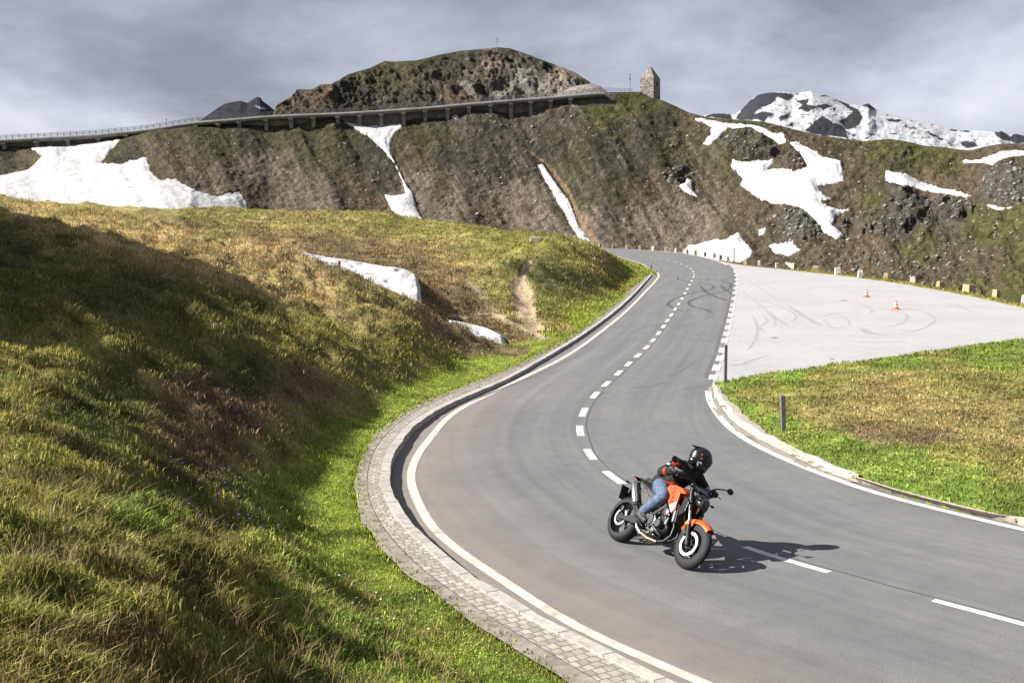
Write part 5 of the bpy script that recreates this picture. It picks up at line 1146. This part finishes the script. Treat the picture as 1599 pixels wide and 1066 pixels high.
# front fender: arched shell with side flaps
mb = MB(); V = []; na = 22
for i in range(na+1):
    a = R(50+ (150-50)*i/na); t = i/na; hw_ = .070-.018*abs(t-.55)*2; rr0 = .330
    for (yy, dr) in ((-hw_, -.055-.05*ss(t, .55, .8)), (-hw_*.98, -.012), (-hw_*.6, .008), (0, .014), (hw_*.6, .008), (hw_*.98, -.012), (hw_, -.055-.05*ss(t, .55, .8))):
        V.append((.725+(rr0+dr)*math.cos(a), yy*1.1, .30+(rr0+dr)*math.sin(a)))
F = [(i*7+k, i*7+k+1, (i+1)*7+k+1, (i+1)*7+k) for i in range(na) for k in range(6)]
mb.add(V, F); fo = mb.build('front_fender', m_or, bike, smooth=True)
mb = MB()
for sy in (-1, 1): mb.prism([(.60, .60), (.68, .625), (.655, .50), (.635, .40), (.60, .42), (.575, .52)], sy*.085-.004, sy*.085+.004)
mb.build('fender_bracket', m_or, fo, bevel=.003)
# tank and shrouds
mb = MB(); mb.loft([(-.14, 0, .81, .055, .03), (-.10, 0, .83, .085, .055), (-.0, 0, .86, .12, .075), (.10, 0, .875, .145, .085), (.22, 0, .87, .145, .085), (.32, 0, .86, .12, .075), (.37, 0, .855, .08, .05)], 24)
tank = mb.build('fuel_tank', m_or, bike, smooth='auto')
mb = MB(); mb.loft([(.02, 0, .938, .03, .006), (.06, 0, .948, .055, .018), (.26, 0, .948, .055, .018), (.32, 0, .93, .03, .008)], 14); mb.build('tank_cover', m_mblk, tank, smooth='auto')
SHR = [(.02, .87), (.06, .93), (.18, .945), (.33, .93), (.43, .875), (.31, .865), (.35, .64), (.305, .575), (.215, .65), (.085, .77)]
for sy in (-1, 1):
    y = sy*.175; mb = MB(); mb.prism(SHR, y-.018, y+.018, inset=.05); sh = mb.build('tank_shroud', m_or, bike, bevel=.006)
    mb = MB(); e = sy*.196; mb.add([(.215, e, .665), (.30, e, .59), (.338, e, .645), (.322, e, .735), (.26, e, .705)], [(0, 1, 2, 3, 4)]); mb.build('white_panel', m_wh, sh, fix=False)
fc = bpy.data.curves.new('t', 'FONT'); fc.body = 'DUKE'; fc.size = .088; fc.extrude = .0015; fc.align_x = 'CENTER'; fc.align_y = 'CENTER'; fc.shear = .25
tob = bpy.data.objects.new('t', fc); COL.objects.link(tob); bpy.context.evaluated_depsgraph_get().update()
tme = bpy.data.meshes.new_from_object(tob.evaluated_get(bpy.context.evaluated_depsgraph_get())); bpy.data.objects.remove(tob)
for i, sy in enumerate((-1, 1)):
    me_ = tme.copy(); o = link('lettering', me_, m_mblk, [c for c in bike.children if c.name.startswith('tank_shroud')][i])
    # text x axis runs down the shroud, facing outwards
    ax_ = Vector((.32, 0, -.95)).normalized() if sy < 0 else Vector((-.32, 0, .95)).normalized()
    nz_ = Vector((0, sy, 0)); up = nz_.cross(ax_)
    o.matrix_local = Matrix.Translation((.20, sy*.198, .815)) @ Matrix((ax_, up, nz_)).transposed().to_4x4()
# seat, tail, subframe
mb = MB(); mb.loft([(-.64, 0, .925, .05, .018), (-.58, 0, .92, .085, .035), (-.42, 0, .895, .11, .045), (-.34, 0, .855, .12, .04), (-.22, 0, .825, .125, .04), (-.10, 0, .83, .10, .045), (-.04, 0, .855, .07, .03)], 20); mb.build('seat', mat('seat_vinyl', (.01, .01, .011), .6), bike, smooth='auto')
mb = MB(); mb.loft([(-.80, 0, .915, .03, .012), (-.72, 0, .895, .06, .03), (-.55, 0, .855, .085, .04), (-.35, 0, .79, .10, .045), (-.18, 0, .76, .09, .05)], 16); mb.build('tail_fairing', m_blk, bike, smooth='auto')
mb = MB()
for sy in (-1, 1):
    mb.tube([(-.08, sy*.11, .70), (-.35, sy*.10, .77), (-.68, sy*.06, .86)], .014, 8); mb.tube([(-.14, sy*.12, .52), (-.30, sy*.11, .66), (-.55, sy*.08, .81)], .012, 8)
mb.build('subframe', m_sil, bike, smooth='auto')
mb = MB(); mb.tube([(-.78, 0, .88), (-.90, 0, .75), (-.93, 0, .62)], [.022, .02, .016], 8); mb.box((-.80, 0, .90), (.05, .22, .02)); mb.build('plate_holder', m_mblk, bike)
mb = MB(); mb.box((-.945, 0, .645), (.008, .25, .20), Matrix.Rotation(R(-14), 3, 'Y')); mb.build('license_plate', m_mblk, bike, bevel=.004)
mb = MB(); mb.box((-.815, 0, .885), (.02, .13, .03)); mb.build('tail_light', m_red, bike, bevel=.006)
for sy in (-1, 1):
    mb = MB(); mb.tube([(-.88, sy*.02, .79), (-.88, sy*.10, .80)], .008, 6); mb.ell((-.885, sy*.125, .80), (.018, .032, .014)); mb.build('turn_signal', m_mblk, bike, smooth=True)
# frame
mb = MB()
for sy in (-1, 1):
    y = sy*.12
    mb.tube([(.38, sy*.04, .90), (.24, y, .78), (.02, sy*.14, .68), (-.12, sy*.13, .56), (-.15, sy*.12, .36)], .020, 8)
    mb.tube([(.40, sy*.04, .80), (.28, y, .66), (.14, sy*.14, .55), (.06, sy*.13, .66)], .017, 8)
    mb.tube([(.28, y, .66), (.24, y, .78)], .014, 8); mb.tube([(.02, sy*.14, .68), (.14, sy*.14, .55)], .014, 8)
mb.build('frame', m_sat, bike, smooth='auto')
# engine
mb = MB(); mb.loft([(-.20, 0, .40, .09, .10), (-.12, 0, .40, .13, .14), (.04, 0, .38, .15, .145), (.18, 0, .38, .13, .12), (.26, 0, .40, .10, .07)], 18)
mb.box((.15, 0, .56), (.20, .28, .20), Matrix.Rotation(R(22), 3, 'Y')); mb.box((.20, 0, .69), (.19, .26, .10), Matrix.Rotation(R(22), 3, 'Y')); mb.loft([(-.12, 0, .26, .07, .03), (.02, 0, .24, .10, .04), (.16, 0, .27, .08, .04)], 14)
eng = mb.build('engine', m_mblk, bike, smooth='auto', bevel=.008)
mb = MB()
for cx_, cz_, rr_ in ((-.03, .41, .098), ):
    mb.lathe([(.001, -.205), (rr_*.72, -.205), (rr_*.76, -.198), (rr_*.78, -.19), (rr_, -.183), (rr_*1.04, -.14)], (cx_, 0, cz_), n=36)
mb.build('clutch_cover', m_eng, eng, smooth='auto')
mb = MB(); mb.lathe([(.001, -.196), (.052, -.196), (.058, -.188), (.06, -.14)], (.135, 0, .40), n=28); mb.lathe([(.001, -.19), (.05, -.19), (.066, -.18), (.07, -.13)], (.19, 0, .57), n=28); mb.build('engine_cover', m_eng, eng, smooth='auto')
mb = MB(); mb.tube([(.0, -.19, .49), (.08, -.195, .56), (.15, -.17, .66)], .02, 8); mb.tube([(.06, -.18, .34), (.17, -.18, .30), (.20, -.14, .27)], .016, 8); mb.tube([(-.05, -.17, .29), (.10, -.17, .27)], .018, 8); mb.box((.08, -.165, .30), (.06, .03, .05)); mb.box((.24, -.14, .47), (.04, .03, .10))
for k in range(10): a = k*.628; mb.ell((-.03+.092*math.cos(a), -.192, .41+.092*math.sin(a)), (.009, .007, .009), nu=8, nv=5)
for (a, c) in ((.02, .25), (-.02, .30), (.13, .24), (.26, .55), (.22, .50), (.28, .62), (-.12, .49), (-.15, .33), (.11, .47)): mb.ell((a, -.165, c), (.014, .014, .012), nu=8, nv=5)
mb.build('engine_pipes', m_sil, eng, smooth='auto')
for zz in (.52, .545, .57, .595): 
    mb = MB(); mb.box((.15-(zz-.56)*.4*-1, 0, zz), (.225, .31, .008), Matrix.Rotation(R(22), 3, 'Y')); mb.build('cooling_fin', m_eng, eng)
mb = MB(); mb.box((.365, 0, .60), (.05, .32, .24), Matrix.Rotation(R(-14), 3, 'Y')); rad = mb.build('radiator', m_mblk, bike, bevel=.006)
mb = MB(); mb.box((.345, -.170, .60), (.03, .014, .25), Matrix.Rotation(R(-14), 3, 'Y')); mb.build('radiator_side', m_sil, rad, bevel=.003)
for sy in (-1, 1):
    mb = MB(); mb.prism([(.40, .86), (.50, .80), (.50, .66), (.42, .58), (.38, .66)], sy*.15-.01, sy*.15+.01, inset=.05); mb.build('radiator_shroud', m_blk, bike, bevel=.005)
# exhaust
mb = MB()
for sy in (-1, 1): mb.tube([(.25, sy*.05, .52), (.32, sy*.055, .44), (.325, sy*.05, .32), (.25, sy*.03-.03, .22), (.10, -.07, .17)], .019, 10)
mb.build('exhaust_header', m_sat, bike, smooth='auto'); mb = MB()
mb.tube([(.14, -.07, .175), (-.02, -.11, .175), (-.14, -.145, .21)], [.028, .034, .032], 12); ex = mb.build('exhaust_pipe', m_brz, bike, smooth='auto')
mb = MB(); mb.tube([(-.13, -.145, .197), (-.22, -.165, .25), (-.26, -.17, .29)], [.035, .033, .028], 12); mb.build('exhaust_joint', m_sil, ex, smooth='auto')
mb = MB(); mb.tube([(-.26, -.165, .29), (-.36, -.12, .42), (-.44, -.16, .53)], .024, 10); mb.build('link_pipe', m_mblk, ex, smooth='auto')
mb = MB(); D0, D1 = Vector((-.44, -.17, .53)), Vector((-.645, -.18, .80)); dd = D1-D0
mb.tube([D0, D0+dd*.06, D0+dd*.12, D0+dd*.94, D1], [.03, .052, .058, .058, .048], 18); mu = mb.build('muffler', m_sil, bike, smooth='auto')
mb = MB(); mb.tube([D0+dd*.08+Vector((0.035, .0, .02)), D0+dd*.90+Vector((.035, .0, .02))], .045, 14); mb.tube([D1, D1+dd*.05], [.036, .030], 14); mb.build('heat_shield', m_mblk, mu, smooth='auto')
# swingarm, shock, pegs
mb = MB()
for sy in (-1, 1):
    y = sy*.135; mb.prism([(-.10, .44), (-.14, .33), (-.40, .285), (-.70, .285), (-.76, .30), (-.76, .335), (-.60, .345), (-.40, .40), (-.25, .44)], y-.017, y+.017)
mb.box((-.16, 0, .38), (.08, .26, .09)); mb.build('swingarm', m_sat, bike, bevel=.008)
mb = MB(); mb.tube([(-.28, 0, .42), (-.16, 0, .68)], .035, 12); mb.build('shock_absorber', m_blk, bike)
mb = MB()
for sy in (-1, 1): mb.tube([(-.17, sy*.13, .36), (-.19, sy*.25, .35)], .013, 8); mb.prism([(-.10, .44), (-.22, .34), (-.16, .32), (-.07, .40)], sy*.15-.006, sy*.15+.006)
mb.build('footpeg', m_sil, bike)
mb = MB(); mb.box((-.725, -.13, .43), (.06, .04, .08)); mb.build('brake_caliper', m_sat, bike, bevel=.01)
# headlight, cockpit
mb = MB(); mb.loft([(.46, 0, .88, .06, .06), (.54, 0, .87, .09, .085), (.60, 0, .845, .085, .08), (.645, 0, .82, .05, .065)], 16, 3.6); hl = mb.build('headlight', m_blk, bike, smooth='auto')
mb = MB(); mb.loft([(.60, 0, .865, .075, .055), (.638, 0, .85, .06, .05), (.646, 0, .847, .03, .03)], 14, 3.); mb.build('headlight_lens', m_glass, hl, smooth='auto')
mb = MB(); mb.box((.47, 0, 1.0), (.09, .16, .015), Matrix.Rotation(R(35), 3, 'Y')); mb.build('instrument_display', m_glass, bike, bevel=.004)
for sy in (-1, 1):
    mb = MB(); mb.tube([(.55, sy*.08, .88), (.55, sy*.16, .88)], .008, 6); mb.ell((.55, sy*.185, .88), (.018, .035, .016)); mb.build('turn_signal', m_mblk, bike, smooth=True)
mb = MB(); HB = [(.30, -.40, 1.06), (.33, -.27, 1.075), (.38, -.16, 1.07), (.39, -.06, 1.04), (.39, .06, 1.04), (.38, .16, 1.07), (.33, .27, 1.075), (.30, .40, 1.06)]; mb.tube(HB, .012, 10); hb = mb.build('handlebar', m_sat, bike, smooth='auto')
for sy in (-1, 1):
    mb = MB(); mb.tube([(.332, sy*.27, 1.075), (.30, sy*.40, 1.06)], .018, 10); mb.build('grip', m_mblk, hb, smooth='auto')
    mb = MB(); mb.box((.35, sy*.235, 1.08), (.05, .05, .045)); mb.tube([(.37, sy*.24, 1.07), (.40, sy*.30, 1.06), (.375, sy*.42, 1.045)], .007, 6); mb.build('lever', m_mblk, hb)
    mb = MB(); P0 = [(.35, sy*.23, 1.09), (.36, sy*.30, 1.14), (.36, sy*.42, 1.18), (.355, sy*.485, 1.195)]; mb.tube(P0, .009, 8); st = mb.build('mirror', m_mblk, bike, smooth='auto')
    mb = MB(); mb.ell((.36, sy*.535, 1.20), (.018, .058, .042)); mb.build('mirror_housing', m_blk, st, smooth=True)
mb = MB()
for k, (y0_, a) in enumerate(((-.2, .0), (.2, .3), (-.12, .6))): mb.tube([(.36, y0_, 1.06), (.47, y0_*.7, 1.02), (.50, y0_*.4, .90), (.44, y0_*.5, .78)], .006, 6)
mb.tube([(.44, -.09, .78), (.50, -.13, .60), (.60, -.13, .48), (.66, -.12, .40)], .006, 6); mb.build('cables', m_mblk, bike)

# ================================================================ RIDER
rider = empty('person', (BX, BY, BZ), (-LEAN, 0, YAW)); tag(rider, 'rider in black jacket with red stripes, blue jeans and black helmet leaning with the motorcycle', 'person')
m_skin = mat('skin', (.42, .22, .14), .5); m_den = mat('denim', (.065, .095, .155), .85, nscale=16, namp=.5, bump=.012); m_jk = mat('jacket_textile', (.011, .011, .012), .8, spec=.3, nscale=14, namp=.5, bump=.014)
m_jr = mat('jacket_red', (.42, .015, .015), .7); m_jw = mat('jacket_white', (.42, .42, .42), .7); m_jb = mat('sleeve_pale_blue', (.20, .23, .50), .7); m_glv = mat('glove_leather', (.008, .008, .008), .6); m_boot = mat('boot_leather', (.016, .018, .022), .6, nscale=12, namp=.3)
PEL = Vector((-.24, 0, .92)); CHS = Vector((-.02, .0, 1.16)); NCK = Vector((.075, .01, 1.28)); HD_ = Vector((.15, .02, 1.385))
SH = {-1: Vector((.0, -.185, 1.215)), 1: Vector((.02, .205, 1.21))}; ELB = {-1: Vector((-.005, -.345, 1.03)), 1: Vector((.10, .43, 1.06))}; WR = {-1: Vector((.245, -.365, 1.085)), 1: Vector((.245, .375, 1.075))}
HIP = {s_: Vector((-.21, s_*.10, .89)) for s_ in (-1, 1)}; KN = {s_: Vector((.07, s_*.215, .755)) for s_ in (-1, 1)}; ANK = {s_: Vector((-.235, s_*.20, .45)) for s_ in (-1, 1)}; TOE = {s_: Vector((-.08, s_*.21, .37)) for s_ in (-1, 1)}
mb = MB(); mb.cap(PEL, CHS, .12, .14); mb.cap(CHS, NCK, .12, .06); mb.cap(NCK, HD_, .06, .065); mb.ell(HD_, (.09, .08, .11))
face_dir = Vector((.55, .80, -.12)).normalized(); mb.ell(HD_+face_dir*.085+Vector((0, 0, -.01)), (.02, .02, .03)); mb.ell(HD_+face_dir*.06+Vector((0, 0, -.07)), (.04, .04, .03))
for s_ in (-1, 1):
    mb.cap(CHS+Vector((0, s_*.06, .04)), SH[s_], .08, .06); mb.cap(SH[s_], ELB[s_], .052, .042); mb.cap(ELB[s_], WR[s_], .042, .027)
    mb.cap(PEL, HIP[s_], .11, .095); mb.cap(HIP[s_], KN[s_], .085, .058); mb.cap(KN[s_], ANK[s_], .056, .036); mb.cap(ANK[s_], TOE[s_], .036, .028); mb.ell(HD_+face_dir.cross(Vector((0, 0, 1)))*s_*.085, (.015, .015, .03))
body = mb.build('body', m_skin, rider, remesh=.014, smit=4, smooth=True)
def paint(o, fn):
    for p in o.data.polygons: p.material_index = fn(p.center)
def seg(p, a, b):
    e = b-a; t = (p-a).dot(e)/e.length_squared; return t, (p-(a+e*t)).length
mb = MB(); mb.cap(PEL+Vector((.0, 0, -.01)), (PEL+CHS)/2, .150, .158); mb.cap((PEL+CHS)/2, CHS, .158, .175); mb.ell(CHS+Vector((.0, 0, .02)), (.155, .215, .15)); mb.cap(CHS+Vector((.02, .01, .06)), NCK+Vector((-.0, 0, -.01)), .13, .085); mb.ell(CHS+Vector((-.09, 0, -.03)), (.11, .17, .17))
mb.cap(PEL+Vector((-.02, .06, .0)), PEL+Vector((-.02, -.06, .0)), .15, .15); mb.cap(PEL+Vector((.07, .06, .02)), PEL+Vector((.07, -.06, .02)), .125, .125)
for s_ in (-1, 1):
    mb.ell(SH[s_], (.088, .09, .088)); mb.cap(CHS+Vector((0, s_*.08, .04)), SH[s_], .11, .088); mb.cap(SH[s_], ELB[s_], .080, .066); mb.ell(ELB[s_], (.07, .07, .07)); mb.cap(ELB[s_], WR[s_], .066, .047)
    for t in (.3, .7): c_ = SH[s_].lerp(ELB[s_], t); mb.ell(c_+Vector((.0, 0, -.012)), (.079, .062, .07), nu=10, nv=7)
    mb.ell(ELB[s_].lerp(WR[s_], .35), (.068, .068, .06), nu=10, nv=7)
jk = mb.build('jacket', [m_jk, m_jr, m_jw, m_jb], rider, remesh=.0085, smit=4, smooth=True)
def jp(c):
    t, d = seg(c, SH[-1], ELB[-1]); 
    if c.y < -.20:
        if d < .12 and .02 < t < .16 and c.z > 1.18: return 1
        if d < .12 and .46 < t < .60 and c.x < .03 and c.x > -.09: return 2
        if d < .12 and .22 < t < .40 and c.x > .03: return 1
    t2, d2 = seg(c, ELB[-1], WR[-1])
    if c.y < -.30 and d2 < .1 and .62 < t2 < .80 and c.z > 1.11: return 2
    if c.y < -.30 and d2 < .1 and .30 < t2 < .45 and c.z < 1.10: return 1
    t3, d3 = seg(c, ELB[1], WR[1])
    if c.y > .28 and d3 < .1:
        if -.1 < t3 < .12: return 1
        if .14 < t3 < .80 : return 3
    # red piping along the right flank hem
    if c.y < -.08 and c.y > -.26:
        u = (c.z-.875)-(c.x+.24)*.30
        if 0 < u < .04 and c.x > -.16: return 1
    if (c-(SH[-1]+Vector((.0, .035, .085)))).length < .028: return 2
    if (c-Vector((.145, -.08, 1.22))).length < .022: return 2
    return 0
paint(jk, jp)
mb = MB(); mb.cap(NCK+Vector((-.01, 0, -.02)), NCK+Vector((.02, .01, .03)), .082, .074); mb.build('collar', m_jk, jk, smooth='auto')
mb = MB(); mb.cap(PEL+Vector((0, .05, -.03)), PEL+Vector((0, -.05, -.03)), .145, .145)
for s_ in (-1, 1):
    mb.cap(PEL+Vector((0, s_*.05, -.02)), HIP[s_], .13, .118); mb.cap(HIP[s_], HIP[s_].lerp(KN[s_], .5), .118, .10); mb.cap(HIP[s_].lerp(KN[s_], .5), KN[s_], .10, .080); mb.cap(KN[s_], KN[s_].lerp(ANK[s_], .4), .080, .074); mb.cap(KN[s_].lerp(ANK[s_], .4), ANK[s_].lerp(KN[s_], .12), .074, .060)
    for t in (.25, .5, .62, .78): c_ = KN[s_].lerp(ANK[s_], t); mb.ell(c_+Vector((.008, s_*.006, 0)), (.076-.012*t, .074-.012*t, .028), nu=12, nv=7)
jn = mb.build('jeans', m_den, rider, remesh=.0095, smit=3, smooth=True)
for s_ in (-1, 1):
    mb = MB(); mb.cap(ANK[s_]+Vector((.02, 0, .07)), ANK[s_], .058, .056); mb.cap(ANK[s_]+Vector((-.02, 0, -.03)), TOE[s_], .052, .042); mb.cap(ANK[s_]+Vector((-.04, 0, -.05)), TOE[s_]+Vector((.0, 0, -.015)), .036, .034)
    bt = mb.build('boot', m_boot, rider, remesh=.008, smit=3, smooth=True)
    mb = MB(); mb.box(ANK[s_].lerp(TOE[s_], .5)+Vector((-.02, 0, -.075)), (.27, .085, .02), Matrix.Rotation(R(22), 3, 'Y')); mb.build('sole', m_mblk, bt, bevel=.006)
# gloves: palm, four curled fingers around the grip, thumb underneath
for s_ in (-1, 1):
    g0, g1 = Vector((.328, s_*.285, 1.074)), Vector((.304, s_*.385, 1.062)); axis = (g1-g0).normalized(); mid_ = (g0+g1)/2
    back = (WR[s_]-mid_).normalized(); upv = axis.cross(back).normalized(); upv = upv if upv.z > 0 else -upv; fw = -back
    mb = MB(); mb.cap(WR[s_], mid_+back*.035+upv*.022, .042, .036); mb.cap(g0+back*.012+upv*.03, g1+back*.012+upv*.03, .026, .024); mb.cap(WR[s_]+back*.045, WR[s_], .052, .046)
    for k in range(4):
        q = g0.lerp(g1, .06+k*.30); L1 = (.036, .04, .037, .029)[k]; r_f = .0115
        a0 = q+upv*.036+fw*.004; a1 = q+upv*.026+fw*(L1); a2 = q-upv*.008+fw*(L1+.004); a3 = q-upv*.030+fw*.012
        mb.cap(a0, a1, r_f*1.1, r_f, 8); mb.cap(a1, a2, r_f, r_f*.95, 8); mb.cap(a2, a3, r_f*.95, r_f*.8, 8)
    tb0 = g0+back*.03-axis*.0; mb.cap(tb0+upv*.01, g0-axis*.012-upv*.012+fw*.0, .015, .013, 8); mb.cap(g0-axis*.012-upv*.012, g0-axis*.0-upv*.028+fw*.022, .013, .010, 8)
    gl = mb.build('glove', [m_glv, m_jw], rider, remesh=.0055, smit=1, smooth=True)
    paint(gl, lambda c, m=mid_, u=upv, b=back, a=axis, g=g0: 1 if ((c-m).dot(u) > .040 and -.01 < (c-m).dot(b) < .03 and abs(math.sin((c-g).dot(a)*95)) > .35) or ((c-WR[s_]).length < .06 and (c-WR[s_]).dot(u) > .038 and abs((c-WR[s_]).dot(a)) < .02) else 0)
# helmet
hz = Matrix.Rotation(math.atan2(face_dir.y, face_dir.x), 3, 'Z') @ Matrix.Rotation(R(14), 3, 'Y')
def hp(x, y, z): return HD_+Vector((0, 0, .015))+hz@Vector((x, y, z))
mb = MB(); mb.ell(hp(-.005, 0, .02), (.155, .128, .148), hz, 24, 16); mb.ell(hp(.045, 0, -.055), (.115, .105, .085), hz, 20, 12); mb.cap(hp(-.06, -.04, -.07), hp(-.06, .04, -.07), .07, .07); mb.cap(hp(.125, -.03, -.09), hp(.125, .03, -.09), .032, .032)
mb.cap(hp(.125, -.03, -.09), hp(.03, -.09, -.09), .032, .035); mb.cap(hp(.125, .03, -.09), hp(.03, .09, -.09), .032, .035)
m_hel = mat('helmet_carbon', (.008, .008, .009), .25)
he = mb.build('helmet', m_hel, rider, remesh=.009, smit=3, smooth=True)
V = []
for i in range(13):
    a = R(-72+12*i)
    for j in range(7): b = R(-24+8*j); V.append(hp(-.003+.165*math.cos(b)*math.cos(a), .137*math.cos(b)*math.sin(a), .018+.150*math.sin(b)))
mb = MB(); mb.add(V, [(i*7+j, (i+1)*7+j, (i+1)*7+j+1, i*7+j+1) for i in range(12) for j in range(6)]); vi = mb.build('visor', mat('visor_smoke', (.004, .004, .005), .08), he, smooth=True)
mb = MB(); mb.loft([(-.20, 0, .085, .045, .006), (-.15, 0, .095, .065, .014), (-.06, 0, .145, .05, .012)], 12); mb.v = [tuple(hp(*v_)) for v_ in mb.v]; mb.build('spoiler', m_hel, he, smooth='auto')
def decal(c, w, h, m, nm, tilt=0):
    V = []
    for (u, v_) in ((-w, -h), (w, -h), (w, h), (-w, h)):
        u, v_ = u*math.cos(tilt)-v_*math.sin(tilt), u*math.sin(tilt)+v_*math.cos(tilt)
        x, z = c[0]+u, c[1]+v_
        k = 1-((x+.005)/.155)**2-((z-.02)/.148)**2; y = -.128*math.sqrt(max(k, .02))-.006
        V.append(hp(x, y, z))
    mb = MB(); mb.add(V, [(0, 1, 2, 3)]); mb.build(nm, m, he, fix=False)
decal((.012, -.055), .030, .013, m_jw, 'sticker', .35); decal((-.03, .045), .012, .012, m_jr, 'red_badge'); decal((-.005, .0), .006, .005, m_jw, 'badge'); decal((-.12, .03), .010, .010, m_jw, 'badge')
